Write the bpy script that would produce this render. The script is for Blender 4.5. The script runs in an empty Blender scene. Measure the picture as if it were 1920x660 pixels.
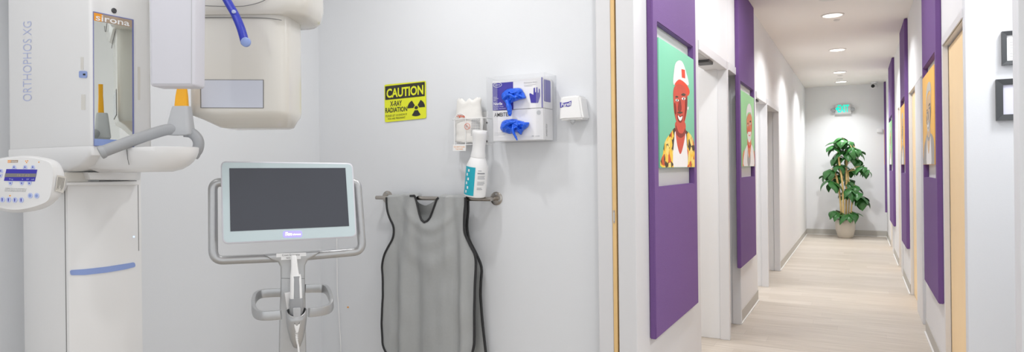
import bpy, bmesh, math, random
from mathutils import Vector as V, Matrix, noise
random.seed(7)
S = bpy.context.scene
COL = S.collection
# ------------------------------------------------------------------ camera model
F = 1215.; PSI = math.radians(28.07); ROLL = math.radians(0.65); HZ = 316.; H = 1.30
cp, sp = math.cos(PSI), math.sin(PSI)
def ray(px, py):
    x = px-960; y = py-HZ
    c, s = math.cos(ROLL), math.sin(ROLL)
    a = x*c-y*s; b = x*s+y*c
    k = a/F; v = -b/F
    return V((k*cp-sp, k*sp+cp, v))
O0 = V((0, 0, H))
def onX(px, py, X): r = ray(px, py); return O0+r*(X/r.x)
def onY(px, py, Y): r = ray(px, py); return O0+r*(Y/r.y)
def onZ(px, py, Z): r = ray(px, py); return O0+r*((Z-H)/r.z)
def onD(px, py, d): return O0+ray(px, py)*d
def pY(Y): return lambda px, py: onY(px, py, Y)
def pX(X): return lambda px, py: onX(px, py, X)
def pD(d): return lambda px, py: onD(px, py, d)
def plane(p0, n):
    n = V(n).normalized(); p0 = V(p0)
    def f(px, py):
        r = ray(px, py)
        return O0+r*((p0-O0).dot(n)/r.dot(n))
    return f
cam = bpy.data.cameras.new('camera'); co = bpy.data.objects.new('camera', cam); COL.objects.link(co)
cam.sensor_width = 36; cam.lens = F/1920*36; cam.shift_y = (HZ-330)/1920
co.location = O0
cam.clip_start = .05
# axes: right (image x), up, back; rolled so that image verticals lean
rgt = V((cp, sp, 0)); up = V((0, 0, 1)); bk = V((sp, -cp, 0))
cr, sr = math.cos(ROLL), math.sin(ROLL)
r2 = rgt*cr+up*(sr*-1); u2 = up*cr+rgt*sr
# image right vector: moving right on the picture goes a=c, b=s (down) -> world rgt*c - up*s
co.matrix_world = Matrix(((r2.x, u2.x, bk.x, 0), (r2.y, u2.y, bk.y, 0), (r2.z, u2.z, bk.z, H), (0, 0, 0, 1)))
cam.shift_x = 0
S.camera = co

# ------------------------------------------------------------------ materials
def lin(c):
    return tuple(((v/255)/12.92 if v/255 <= .04045 else ((v/255+.055)/1.055)**2.4) for v in c)
MATS = {}
def mat(name, rgb, rough=.5, metal=0, bump=0, bscale=60, trans=0, emit=0, coat=0, var=0, spec=.5, alpha=1, sheen=0):
    if name in MATS: return MATS[name]
    m = bpy.data.materials.new(name); m.use_nodes = True
    nt = m.node_tree; b = nt.nodes['Principled BSDF']
    c = lin(rgb)+(1,)
    b.inputs['Base Color'].default_value = c
    b.inputs['Roughness'].default_value = rough
    b.inputs['Metallic'].default_value = metal
    b.inputs['Specular IOR Level'].default_value = spec
    if trans: b.inputs['Transmission Weight'].default_value = trans; b.inputs['IOR'].default_value = 1.45
    if coat: b.inputs['Coat Weight'].default_value = coat; b.inputs['Coat Roughness'].default_value = .05
    if sheen: b.inputs['Sheen Weight'].default_value = sheen
    if emit:
        b.inputs['Emission Color'].default_value = c; b.inputs['Emission Strength'].default_value = emit
    if alpha < 1: b.inputs['Alpha'].default_value = alpha
    tc = nt.nodes.new('ShaderNodeTexCoord')
    nz = nt.nodes.new('ShaderNodeTexNoise'); nz.inputs['Scale'].default_value = bscale; nz.inputs['Detail'].default_value = 3
    nt.links.new(tc.outputs['Object'], nz.inputs['Vector'])
    if bump:
        bp = nt.nodes.new('ShaderNodeBump'); bp.inputs['Strength'].default_value = bump; bp.inputs['Distance'].default_value = .002
        nt.links.new(nz.outputs['Fac'], bp.inputs['Height']); nt.links.new(bp.outputs['Normal'], b.inputs['Normal'])
    if var:
        mx = nt.nodes.new('ShaderNodeMix'); mx.data_type = 'RGBA'
        mx.inputs['A'].default_value = tuple(v*(1-var) for v in c[:3])+(1,); mx.inputs['B'].default_value = tuple(min(1, v*(1+var)) for v in c[:3])+(1,)
        nt.links.new(nz.outputs['Fac'], mx.inputs['Factor']); nt.links.new(mx.outputs['Result'], b.inputs['Base Color'])
    MATS[name] = m
    return m
WALL = mat('wall_paint', (220, 222, 225), .6, bump=.1, bscale=180, var=.01, spec=.3)
DIMW = mat('dimmed_paint', (212, 212, 214), .5, var=.01)  # wall and trim paint darkened to offset strong frontal light on the wall end
HALLW = mat('hall_paint', (231, 231, 232), .6, bump=.1, bscale=180, var=.01, spec=.3)
CEIL = mat('ceiling_paint', (240, 235, 231), .8, bump=.2, bscale=120, var=.01)
TRIM = mat('trim_paint', (222, 222, 224), .4, var=.01)
BASEM = mat('rubber_base', (190, 187, 180), .6, var=.03, bscale=8)
BASEL = mat('rubber_toe', (226, 224, 221), .6, var=.02, bscale=8)
PURP = mat('purple_fabric', (112, 78, 138), .75, bump=.6, bscale=260, var=.05)
WOOD = mat('maple_veneer', (252, 220, 170), .45, var=.05, bscale=5)
DOORED = mat('door_edge_wood', (222, 186, 128), .55, var=.12, bscale=9)
WHITE = mat('white_enamel', (230, 230, 230), .28, coat=.25, var=.008, bscale=3)
CREAM = mat('cream_enamel', (214, 211, 204), .22, coat=.4, var=.008, bscale=3)
COOLW = mat('cool_white_enamel', (212, 212, 220), .35, var=.008, bscale=3)
SEAM = mat('seam_grey', (120, 120, 120), .7, var=.05)
BLACK = mat('black_rubber', (28, 28, 30), .6, var=.05)
DGREY = mat('dark_grey', (70, 70, 72), .5, var=.05)
PBLUE = mat('periwinkle_blue', (140, 160, 212), .4, var=.02)
BUTTON = mat('button_blue', (186, 196, 232), .4, var=.02)
NAVY = mat('deep_blue_plastic', (38, 52, 170), .35, bump=.3, bscale=300, var=.06)
INDIGO = mat('display_indigo', (52, 44, 170), .3, var=.03)
GREYLCD = mat('display_grey', (128, 126, 124), .3, var=.04)
ORANGE = mat('orange_print', (240, 160, 50), .4, var=.02)
TAN = mat('tan_print', (172, 152, 132), .4, var=.02)
YEL = mat('yellow_bite', (244, 176, 20), .4, bump=.3, bscale=200, var=.06)
GPLAS = mat('grey_plastic', (158, 160, 163), .42, var=.02, bump=.1, bscale=300)
LGPLAS = mat('light_grey_plastic', (186, 188, 191), .5, var=.02)
MIRROR = mat('mirror_glass', (235, 238, 232), .02, 1, var=.005)
WINDOW = mat('housing_window', (196, 200, 212), .12, 0, var=.02, bscale=3)
SILV = mat('brushed_aluminium', (184, 185, 186), .38, .8, var=.04, bump=.1, bscale=90)
SILV2 = mat('satin_steel', (176, 170, 163), .25, 1, var=.04)
BEZEL = mat('bezel_pale_blue', (196, 212, 216), .25, coat=.4, var=.01)
SCREEN = mat('screen_glass', (54, 56, 66), .12, 0, var=.06, bscale=3, spec=.6)
GLOW = mat('backlit_violet', (140, 130, 255), .4, emit=1.2, var=0)
GLOWW = mat('backlit_white', (245, 245, 255), .4, emit=1.4)
YSIGN = mat('sign_yellow', (222, 226, 40), .5, var=.02)
KSIGN = mat('sign_black', (44, 42, 38), .5, var=.04)
APRON = mat('apron_vinyl', (166, 168, 168), .40, bump=.3, bscale=70, var=.04)
HEM = mat('apron_binding', (38, 38, 40), .6, bump=.3, bscale=300, var=.1)
WPLAS = mat('white_plastic', (236, 236, 236), .35, var=.01)
WSOFT = mat('soft_white_wrap', (232, 230, 226), .5, bump=.6, bscale=40, var=.03)
TEAL = mat('teal_label', (28, 170, 190), .4, var=.04)
PRINT = mat('grey_print', (150, 152, 158), .5, var=.05)
PRINTD = mat('dark_print', (74, 74, 76), .5, var=.05)
PRINTR = mat('red_print', (214, 96, 60), .5, var=.05)
CARTON = mat('white_carton', (234, 233, 234), .5, var=.015, bscale=10)
CARTONP = mat('violet_carton_print', (70, 62, 160), .45, var=.05)
NITR = mat('blue_nitrile', (30, 98, 226), .38, bump=.6, bscale=60, var=.12)
PWHITE = mat('white_print', (238, 238, 240), .5)
FRAMEK = mat('charcoal_frame', (66, 68, 70), .4, var=.05)
MATTE = mat('mat_board', (240, 240, 240), .7)
PAPER = mat('certificate_paper', (220, 220, 236), .6, var=.02)
POT = mat('glazed_pot', (206, 198, 186), .35, var=.08, bscale=6)
SOIL = mat('soil', (70, 55, 42), .9, bump=1, bscale=60, var=.3)
CANE = mat('yellow_cane', (214, 184, 122), .5, var=.15, bscale=20)
LEAF = mat('green_leaf', (52, 108, 50), .36, var=.45, bscale=14, coat=.15)
LAMP = mat('lamp_diffuser', (255, 250, 244), .5, emit=3.5)
LAMPR = mat('lamp_rim', (222, 218, 214), .4, var=.02)
EXITG = mat('exit_letters', (30, 235, 205), .6, emit=.55, spec=.1)
def acrylic():
    m = bpy.data.materials.new('clear_acrylic'); m.use_nodes = True; nt = m.node_tree
    for n in list(nt.nodes): nt.nodes.remove(n)
    o = nt.nodes.new('ShaderNodeOutputMaterial'); t = nt.nodes.new('ShaderNodeBsdfTransparent'); g = nt.nodes.new('ShaderNodeBsdfGlossy')
    d = nt.nodes.new('ShaderNodeBsdfDiffuse'); d.inputs['Color'].default_value = (.9, .9, .92, 1)
    g.inputs['Roughness'].default_value = .1
    t.inputs['Color'].default_value = (.985, .987, .99, 1)
    m1 = nt.nodes.new('ShaderNodeMixShader'); m2 = nt.nodes.new('ShaderNodeMixShader'); m1.inputs[0].default_value = .06; m2.inputs[0].default_value = .04
    nt.links.new(t.outputs[0], m1.inputs[1]); nt.links.new(d.outputs[0], m1.inputs[2])
    nt.links.new(m1.outputs[0], m2.inputs[1]); nt.links.new(g.outputs[0], m2.inputs[2])
    nt.links.new(m2.outputs[0], o.inputs[0]); return m
ACRYL = acrylic()
def floor_mat():
    m = bpy.data.materials.new('pale_oak_planks'); m.use_nodes = True; nt = m.node_tree; b = nt.nodes['Principled BSDF']
    L = nt.links.new
    tc = nt.nodes.new('ShaderNodeTexCoord'); mp = nt.nodes.new('ShaderNodeMapping'); L(tc.outputs['Object'], mp.inputs[0])
    br = nt.nodes.new('ShaderNodeTexBrick'); br.inputs['Scale'].default_value = 1; br.offset = 0; br.inputs['Brick Width'].default_value = 1.45; br.inputs['Row Height'].default_value = .15
    br.inputs['Mortar Size'].default_value = .0012; br.inputs['Bias'].default_value = 0
    br.inputs['Color1'].default_value = lin((207, 198, 186))+(1,); br.inputs['Color2'].default_value = lin((194, 184, 171))+(1,); br.inputs['Mortar'].default_value = lin((186, 175, 165))+(1,)
    sx = nt.nodes.new('ShaderNodeSeparateXYZ'); L(mp.outputs[0], sx.inputs[0])
    dv = nt.nodes.new('ShaderNodeMath'); dv.operation = 'DIVIDE'; dv.inputs[1].default_value = .15; L(sx.outputs[1], dv.inputs[0])
    fl_ = nt.nodes.new('ShaderNodeMath'); fl_.operation = 'FLOOR'; L(dv.outputs[0], fl_.inputs[0])
    wn = nt.nodes.new('ShaderNodeTexWhiteNoise'); wn.noise_dimensions = '1D'; L(fl_.outputs[0], wn.inputs['W'])
    ma = nt.nodes.new('ShaderNodeMath'); ma.operation = 'MULTIPLY_ADD'; ma.inputs[1].default_value = 1.45; L(wn.outputs['Value'], ma.inputs[0]); L(sx.outputs[0], ma.inputs[2])
    cb = nt.nodes.new('ShaderNodeCombineXYZ'); L(ma.outputs[0], cb.inputs[0]); L(sx.outputs[1], cb.inputs[1]); L(cb.outputs[0], br.inputs['Vector'])
    mp2 = nt.nodes.new('ShaderNodeMapping'); mp2.inputs['Scale'].default_value = (1.2, 26, 1); L(tc.outputs['Object'], mp2.inputs[0])
    nz = nt.nodes.new('ShaderNodeTexNoise'); nz.inputs['Scale'].default_value = 2.2; nz.inputs['Detail'].default_value = 6; L(mp2.outputs[0], nz.inputs['Vector'])
    cr_ = nt.nodes.new('ShaderNodeValToRGB'); cr_.color_ramp.elements[0].position = .3; cr_.color_ramp.elements[1].position = .7
    cr_.color_ramp.elements[0].color = (.80, .78, .765, 1); cr_.color_ramp.elements[1].color = (1.05, 1.05, 1.05, 1); L(nz.outputs['Fac'], cr_.inputs[0])
    mx = nt.nodes.new('ShaderNodeMix'); mx.data_type = 'RGBA'; mx.blend_type = 'MULTIPLY'; mx.inputs['Factor'].default_value = 1
    L(br.outputs['Color'], mx.inputs['A']); L(cr_.outputs[0], mx.inputs['B']); L(mx.outputs['Result'], b.inputs['Base Color'])
    b.inputs['Roughness'].default_value = .42; b.inputs['Specular IOR Level'].default_value = .4
    return m
FLOOR = floor_mat()

# ------------------------------------------------------------------ object helpers
WO = {}
def wloc(o): return WO.get(o.name, V((0, 0, 0))) if o else V((0, 0, 0))
def mk(name, bm, m, parent=None, smooth=False, sharp=None, recalc=True):
    """link a bmesh built in world coordinates as one object"""
    off = wloc(parent)
    if recalc: bmesh.ops.recalc_face_normals(bm, faces=bm.faces)
    bmesh.ops.translate(bm, verts=bm.verts, vec=-off)
    me = bpy.data.meshes.new(name); bm.to_mesh(me); bm.free()
    for mm in (m if isinstance(m, (list, tuple)) else [m]): me.materials.append(mm)
    if smooth:
        for p in me.polygons: p.use_smooth = True
        try: me.set_sharp_from_angle(angle=math.radians(sharp or 40))
        except Exception: pass
    o = bpy.data.objects.new(name, me); COL.objects.link(o)
    if parent: o.parent = parent
    WO[o.name] = off
    return o
def empty(name, loc, label, cat, group=None):
    o = bpy.data.objects.new(name, None); COL.objects.link(o); o.location = loc; o.empty_display_size = .05
    o['label'] = label; o['category'] = cat
    if group: o['group'] = group
    WO[o.name] = V(loc); return o
def tag(o, label, cat, group=None):
    o['label'] = label; o['category'] = cat
    if group: o['group'] = group
    return o
def struct(name, bm, m, parent=None, **k):
    o = mk(name, bm, m, parent, **k)
    if parent is None: o['kind'] = 'structure'
    return o
def center_origin(o):
    """move a single-mesh thing's origin to its base"""
    vs = [v.co for v in o.data.vertices]
    c = V((sum(v.x for v in vs)/len(vs), sum(v.y for v in vs)/len(vs), min(v.z for v in vs)))
    o.data.transform(Matrix.Translation(-c)); o.location = o.location+c
    return o
def copy_tree(o, parent=None):
    c = o.copy(); COL.objects.link(c)
    if parent: c.parent = parent
    for ch in list(o.children): copy_tree(ch, c)
    return c
def NB(): return bmesh.new()
def box(bm, x0, x1, y0, y1, z0, z1, bev=0, seg=2):
    b = bmesh.new(); bmesh.ops.create_cube(b, size=1)
    for v in b.verts:
        v.co = V(((x0+x1)/2+v.co.x*(x1-x0), (y0+y1)/2+v.co.y*(y1-y0), (z0+z1)/2+v.co.z*(z1-z0)))
    if bev: bmesh.ops.bevel(b, geom=list(b.edges), offset=bev, segments=seg, profile=.5, affect='EDGES')
    join(bm, b)
def join(bm, b):
    me = bpy.data.meshes.new('t'); b.to_mesh(me); b.free(); bm.from_mesh(me); bpy.data.meshes.remove(me)
def prism(bm, pts, vec, bev=0, seg=2, mi=0, allb=False):
    b = bmesh.new(); vec = V(vec)
    a = [b.verts.new(V(p)) for p in pts]; c = [b.verts.new(V(p)+vec) for p in pts]
    n = len(pts)
    f1 = b.faces.new(a); f2 = b.faces.new(c[::-1])
    for i in range(n): b.faces.new((a[i], c[i], c[(i+1) % n], a[(i+1) % n]))
    bmesh.ops.recalc_face_normals(b, faces=b.faces)
    if bev:
        es = list(b.edges) if allb else [e for e in b.edges if not (e.verts[0] in a and e.verts[1] in c or e.verts[1] in a and e.verts[0] in c)]
        bmesh.ops.bevel(b, geom=es, offset=bev, segments=seg, profile=.5, affect='EDGES')
    if mi:
        for f in b.faces: f.material_index = mi
    join(bm, b)
def rnd(pts, r, n=5):
    """round the corners of a 2-D polygon; r number or list"""
    out = []; N = len(pts)
    for i, p in enumerate(pts):
        rr = r[i] if isinstance(r, (list, tuple)) else r
        p = V(p); a = V(pts[i-1]); c = V(pts[(i+1) % N])
        if rr <= 0: out.append(tuple(p)); continue
        da = (a-p); dc = (c-p); ra = min(rr, da.length*.49, dc.length*.49)
        s = p+da.normalized()*ra; e = p+dc.normalized()*ra
        for k in range(n+1):
            t = k/n; out.append(tuple(s*(1-t)**2+p*2*t*(1-t)+e*t*t))
    return out
def spline(pts, n=8):
    P = [V(p) for p in pts]; out = []
    for i in range(len(P)-1):
        p0 = P[max(i-1, 0)]; p1 = P[i]; p2 = P[i+1]; p3 = P[min(i+2, len(P)-1)]
        for k in range(n):
            t = k/n
            out.append(.5*((2*p1)+(-p0+p2)*t+(2*p0-5*p1+4*p2-p3)*t*t+(-p0+3*p1-3*p2+p3)*t**3))
    out.append(P[-1]); return out
def tube(bm, pts, r, seg=12, cap=True, sec=None, upv=None):
    """sweep; r number or list; sec = (w,h) rectangle/ellipse half sizes with upv fixed"""
    P = [V(p) for p in pts]; n = len(P); rings = []
    T = [(P[min(i+1, n-1)]-P[max(i-1, 0)]).normalized() for i in range(n)]
    nrm = V(upv) if upv else (V((0, 0, 1)) if abs(T[0].z) < .9 else V((1, 0, 0)))
    for i in range(n):
        if upv: u = (V(upv)-T[i]*V(upv).dot(T[i])).normalized()
        else:
            u = (nrm-T[i]*nrm.dot(T[i])).normalized(); nrm = u
        w = T[i].cross(u)
        rr = r[i] if isinstance(r, (list, tuple)) else r
        ring = []
        if sec and len(sec) == 2:
            hw, hh = sec; q = min(hw, hh)*.45
            for (a, b_) in rnd([(-hw, -hh), (hw, -hh), (hw, hh), (-hw, hh)], q, 2): ring.append(bm.verts.new(P[i]+w*a+u*b_))
        else:
            e = sec[0] if sec else 1
            for k in range(seg):
                an = 2*math.pi*k/seg; ring.append(bm.verts.new(P[i]+w*math.cos(an)*rr+u*math.sin(an)*rr*e))
        rings.append(ring)
    m = len(rings[0])
    for i in range(n-1):
        for k in range(m): bm.faces.new((rings[i][k], rings[i][(k+1) % m], rings[i+1][(k+1) % m], rings[i+1][k]))
    if cap: bm.faces.new(rings[0][::-1]); bm.faces.new(rings[-1])
def lathe(bm, prof, org, axis=(0, 0, 1), seg=32, mi=0):
    ax = V(axis).normalized(); u = ax.orthogonal().normalized(); w = ax.cross(u); org = V(org); rings = []
    for r, h in prof:
        rings.append([bm.verts.new(org+ax*h+(u*math.cos(2*math.pi*k/seg)+w*math.sin(2*math.pi*k/seg))*max(r, 1e-5)) for k in range(seg)])
    for i in range(len(prof)-1):
        for k in range(seg):
            f = bm.faces.new((rings[i][k], rings[i][(k+1) % seg], rings[i+1][(k+1) % seg], rings[i+1][k])); f.material_index = mi
    bm.faces.new(rings[0][::-1]).material_index = mi; bm.faces.new(rings[-1]).material_index = mi
def tocam(p): return (O0-V(p)).normalized()
def patch(bm, pl, pts, th=.001, lift=.0, n=None, mi=0):
    """flat print traced on a plane; n = outward normal"""
    P = [pl(*p) for p in pts]
    if n is None: n = (P[1]-P[0]).cross(P[2]-P[0]).normalized(); n = n if n.dot(tocam(P[0])) > 0 else -n
    n = V(n).normalized()
    prism(bm, [p+n*lift for p in P], n*th, mi=mi)
_tcache = {}
def text_bm(s, bold=0):
    key = (s, bold)
    if key not in _tcache:
        cu = bpy.data.curves.new('t', 'FONT'); cu.body = s; cu.size = 1; cu.resolution_u = 3; cu.offset = bold
        o = bpy.data.objects.new('t', cu); COL.objects.link(o)
        dg = bpy.context.evaluated_depsgraph_get(); dg.update()
        me = bpy.data.meshes.new_from_object(o.evaluated_get(dg)); bpy.data.objects.remove(o); bpy.data.curves.remove(cu)
        vs = [v.co.copy() for v in me.vertices]; fs = [list(p.vertices) for p in me.polygons]; bpy.data.meshes.remove(me)
        x0 = min(v.x for v in vs); x1 = max(v.x for v in vs); y0 = min(v.y for v in vs); y1 = max(v.y for v in vs)
        _tcache[key] = ([((v.x-x0)/(x1-x0), (v.y-y0)/(y1-y0)) for v in vs], fs)
    return _tcache[key]
def text(bm, s, quad, n, lift=.0004, th=.0001, bold=0, mi=0):
    """lettering fitted to a 3-D quad (tl,tr,br,bl)"""
    tl, tr, br, bl = [V(q) for q in quad]; n = V(n).normalized(); vs, fs = text_bm(s, bold)
    def P(u, v): return (bl*(1-u)+br*u)*(1-v)+(tl*(1-u)+tr*u)*v
    a = [bm.verts.new(P(*q)+n*(lift+th)) for q in vs]
    for f in fs:
        try: bm.faces.new([a[i] for i in f]).material_index = mi
        except ValueError: pass
def textp(bm, s, pl, q, n, **k): text(bm, s, [pl(*p) for p in q], n, **k)
def ell(cx, cy, rx, ry, n=20, tilt=0): 
    c, s = math.cos(tilt), math.sin(tilt)
    return [(cx+rx*math.cos(2*math.pi*k/n)*c-ry*math.sin(2*math.pi*k/n)*s, cy+rx*math.cos(2*math.pi*k/n)*s+ry*math.sin(2*math.pi*k/n)*c) for k in range(n)]

# ------------------------------------------------------------------ the shell
CZ = 2.76; XL = -.86; XR = .455; YW = 2.84; XW = -2.8; YE = 13.4; YN = 2.76
XJ = onY(1120, 330, YN).x; XP = onY(1217, 330, YN).x   # wall end seen from the room
bm = NB(); box(bm, -3.0, 3.2, -2.2, YE+.2, -.1, 0); struct('floor', bm, FLOOR)
bm = NB(); box(bm, -3.0, 3.2, -2.2, YE+.2, CZ, CZ+.1); struct('ceiling', bm, CEIL)
bm = NB(); box(bm, XW-.1, XW, -2.2, YW+.1, 0, CZ); struct('wall_left', bm, WALL)
bm = NB(); box(bm, XW, XL-.06, YW, YW+.1, 0, CZ); struct('wall_back', bm, WALL)
# pocket wall between x-ray room and hall (its end faces the camera) - first stretch of the left hall wall
ya, yb, yc, yd = 4.07, 5.03, 5.12, 5.57
bm = NB()
xdoor0 = onY(1147.5, 330, YN).x; xdoor1 = onY(1155, 330, YN).x
box(bm, XJ, xdoor0, YN, YW, 0, CZ, .002, 1); struct('trim_1', bm, DIMW)
bm = NB(); box(bm, xdoor1+.006, XL, YN, ya, 0, CZ, .003, 2); struct('wall_hall_left_near', bm, DIMW)
bm = NB(); box(bm, xdoor0+.002, xdoor1, YN-.004, ya-.1, .01, CZ-.02, .001, 1); sd = struct('door_1', bm, DOORED)
bm = NB(); box(bm, xdoor0+.006, xdoor1-.006, YN-.0065, YN-.0038, onY(1150, 418, YN).z, onY(1150, 394, YN).z); lp = mk('latch_plate', bm, SILV2, sd)
bm = NB(); box(bm, xdoor0+.013, xdoor1-.012, YN-.0085, YN-.0060, onY(1150, 414, YN).z, onY(1150, 398, YN).z); mk('latch_slot', bm, LGPLAS, lp)
HD = 2.03
def header(name, y0, y1, z):
    bm = NB(); box(bm, XL-.16, XL, y0, y1, z, CZ); struct(name, bm, HALLW)
header('wall_hall_left_header', ya, yb, HD)
bm = NB(); box(bm, XL-1.8, XL, yb, yc, 0, CZ, .004, 2); struct('wall_hall_left_stub', bm, HALLW)
header('wall_hall_left_header_far', yc, yd, HD+.01)
ye, yf, yg, yh = 6.62, 7.42, 7.52, 8.6
bm = NB(); box(bm, XL-.16, XL, yd, ye, 0, CZ, .003, 2); box(bm, XL-1.8, XL-.15, yd, yd+.1, 0, CZ); struct('wall_hall_left_middle', bm, HALLW)
header('wall_hall_left_header_third', ye, yf, 1.97)
bm = NB(); box(bm, XL-1.8, XL, yf, yg, 0, CZ, .004, 2); struct('wall_hall_left_stub_far', bm, HALLW)
header('wall_hall_left_header_fourth', yg, yh, 1.97)
bm = NB(); box(bm, XL-.16, XL, yh, YE, 0, CZ, .003, 2); box(bm, XL-1.8, XL-.15, yh, yh+.1, 0, CZ); struct('wall_hall_left_far', bm, HALLW)
bm = NB(); box(bm, XL-1.9, XL-1.8, YW+.1, yh+.1, 0, CZ); struct('wall_side_rooms', bm, HALLW)
bm = NB(); box(bm, XL-.2, XR+.2, YE, YE+.1, 0, CZ); struct('wall_end', bm, HALLW)
# sliding door track boxes under the two left headers
for i, (y0, y1) in enumerate(((3.9+.17, 4.62), (ye, 6.95))):
    bm = NB(); box(bm, XL-.10, XL-.02, y0, y1, (HD if i == 0 else 1.97)-.012, (HD if i == 0 else 1.97)+.004)
    o = mk('track_rail', bm, LGPLAS)
    t = empty('door_track', (XL-.06, y0, (HD if i == 0 else 1.97)-.02), ('grey sliding door track over the nearest left doorway' if i == 0 else 'grey sliding door track over the second left doorway, further down the hall'), 'door track')
    o.parent = t; o.data.transform(Matrix.Translation(-t.location)); WO[o.name] = V(t.location)
    bm = NB(); box(bm, XL-.105, XL-.012, y1-.16, y1-.02, (HD if i == 0 else 1.97)-.03, (HD if i == 0 else 1.97)-.008, .003, 1); mk('end_stop', bm, DGREY, t)
# slim casings round the left doorways
for k, (y0, y1, z) in enumerate(((ya, yb, HD), (yc, yd, HD+.01), (ye, yf, 1.97), (yg, yh, 1.97))):
    bm = NB()
    box(bm, XL-.06, XL+.008, y0, y1+.0, z-.010, z+.05, .002, 1); box(bm, XL-.06, XL+.008, y1-.012, y1+.03, 0, z+.05, .002, 1)
    struct('trim_%d' % (k+2), bm, TRIM)
# baseboards
def base(name, x0, x1, y0, y1, nx, ny):
    bm = NB(); box(bm, x0, x1, y0, y1, .012, .105, .002, 1); o = struct(name, bm, BASEM)
    bm = NB()
    box(bm, x0+(0 if nx <= 0 else 0)-(.010 if nx < 0 else 0), x1+(.010 if nx > 0 else 0), y0-(.01 if ny < 0 else 0), y1, 0, .012)
    mk('toe', bm, BASEL, o)
base('baseboard_left_near', XL, XL+.005, YN, ya, 1, 0)
base('baseboard_left_middle', XL, XL+.005, yd, ye, 1, 0)
base('baseboard_left_far', XL, XL+.005, yh, YE, 1, 0)
base('baseboard_end', XL+.005, XR-.005, YE-.005, YE, 0, -1)

# right side of the hall
YC = 3.72
XFACE = XR-.028
def ys(px, py, X=XR): return onX(px, py, X).y
# panel spans, doorways
PR = []
for (a, b) in ((1757.5, 1731.5), (1698.5, 1689.5), (1674.3, 1667.5), (1659.3, 1655)):
    PR.append((onX(a, 305, XFACE).y, onX(b, 305, XFACE).y))
print('right panels', PR)
d1 = (3.80, 4.62)
# wall stretches on the right and the recessed doors between
segs = [(PR[0][0]-.03, 6.05)]
sR = [(4.64, 6.02), (7.40, 9.0), (10.0, 11.1), (12.0, YE)]
PR = [(4.70, 5.62), (7.55, 8.62), (10.15, 11.0), (12.15, 12.95)] if False else PR
dRt = 2.0
bm = NB(); box(bm, XR, 2.4, YC, d1[0], 0, CZ, .003, 2); struct('wall_right_corner', bm, WALL)
def rightwall(name, y0, y1):
    bm = NB(); box(bm, XR, XR+.14, y0, y1, 0, CZ, .003, 2); struct(name, bm, HALLW)
spans = [(d1[1], ys(1737, 617))]
spans.append((ys(1708, 556), ys(1694.5, 515)))
spans.append((ys(1686, 495), ys(1677, 478)))
spans.append((ys(1671, 466), YE))
print('spans', spans)
nm = ['near', 'second', 'third', 'far']
for i, (a, b) in enumerate(spans):
    rightwall('wall_right_'+nm[i], a, b)
    base('baseboard_right_'+nm[i], XR-.005, XR, a, b, -1, 0)
doors = [(d1[0], spans[0][0])] + [(spans[i][1], spans[i+1][0]) for i in range(3)]
for i, (a, b) in enumerate(doors):
    bm = NB(); box(bm, XR, XR+.14, a, b, dRt, CZ); struct('wall_right_header_'+nm[i], bm, HALLW)
    gap = 0 if i == 0 else .18*(b-a); stb = .34*(b-a)
    # casing stub at the near side of the farther doorways
    if gap:
        bm = NB(); box(bm, XR-.0, XR+.13, a+gap, a+gap+stb, 0, dRt, .003, 1); struct('trim_%d' % (10+i), bm, TRIM)
        bm = NB(); box(bm, XR+.14, XR+.2, a-.05, a+gap+.05, 0, CZ); struct('wall_right_recess_'+nm[i], bm, HALLW)
    a2 = a+(gap+stb if gap else 0)
    bm = NB(); box(bm, XR+.028, XR+.066, a2+.004, b-.012, .006, dRt-.012, .002, 1); dd = struct('door_%d' % (i+2), bm, WOOD)
    bm = NB(); box(bm, XR+.068, XR+.13, a2-.02, b+.02, 0, dRt+.02); struct('trim_%d' % (20+i), bm, BLACK)  # black backing sheet: shade in the door gaps put in as colour
# casing of the first right door
bm = NB(); box(bm, XR-.006, XR+.005, d1[0]-.03, d1[1]+.0, dRt, dRt+.045, .002, 1); struct('trim_30', bm, TRIM)
bm = NB(); box(bm, XR-.004, XR+.026, d1[1]-.010, d1[1]+.03, 0, dRt+.045, .002, 1); struct('trim_31', bm, TRIM)
# nearer wall at the right edge of the photograph
xe = onY(1901, 330, 2.95).x
bm = NB(); box(bm, xe, 2.4, 2.85, 2.95, 0, CZ, .003, 2); struct('wall_right_front', bm, WALL)
bm = NB(); box(bm, 2.4, 2.5, 2.85, YC+.1, 0, CZ); struct('wall_right_alcove', bm, WALL)

# ------------------------------------------------------------------ purple panels and portraits (built facing local -Y)
SKIN = mat('painted_red_skin', (205, 80, 60), .6, var=.12, bscale=20); SKIN2 = mat('painted_orange_skin', (226, 140, 96), .6, var=.15, bscale=30)
SKIN3 = mat('painted_pale_skin', (222, 190, 150), .6, var=.12, bscale=30)
MINT = mat('painted_mint', (124, 200, 166), .6, var=.01); PGREEN = mat('painted_light_green', (158, 216, 156), .6, var=.01)
PORAN = mat('painted_orange', (252, 198, 104), .6, var=.01)
PW = mat('painted_white', (238, 236, 234), .6, var=.03, bscale=30); PRED = mat('painted_red', (226, 74, 44), .6, var=.02)
PDK = mat('painted_dark', (74, 58, 44), .6, var=.1); PSH = mat('painted_deep_red', (136, 44, 34), .6, var=.1)
PYEL = mat('painted_yellow', (240, 196, 60), .6, var=.05); PGRY = mat('painted_grey', (168, 164, 160), .6, var=.08, bscale=30)
PLG = mat('painted_light_grey', (212, 208, 200), .6, var=.08, bscale=30)
PSIDE = mat('canvas_side', (96, 190, 150), .7, var=.02)
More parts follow.
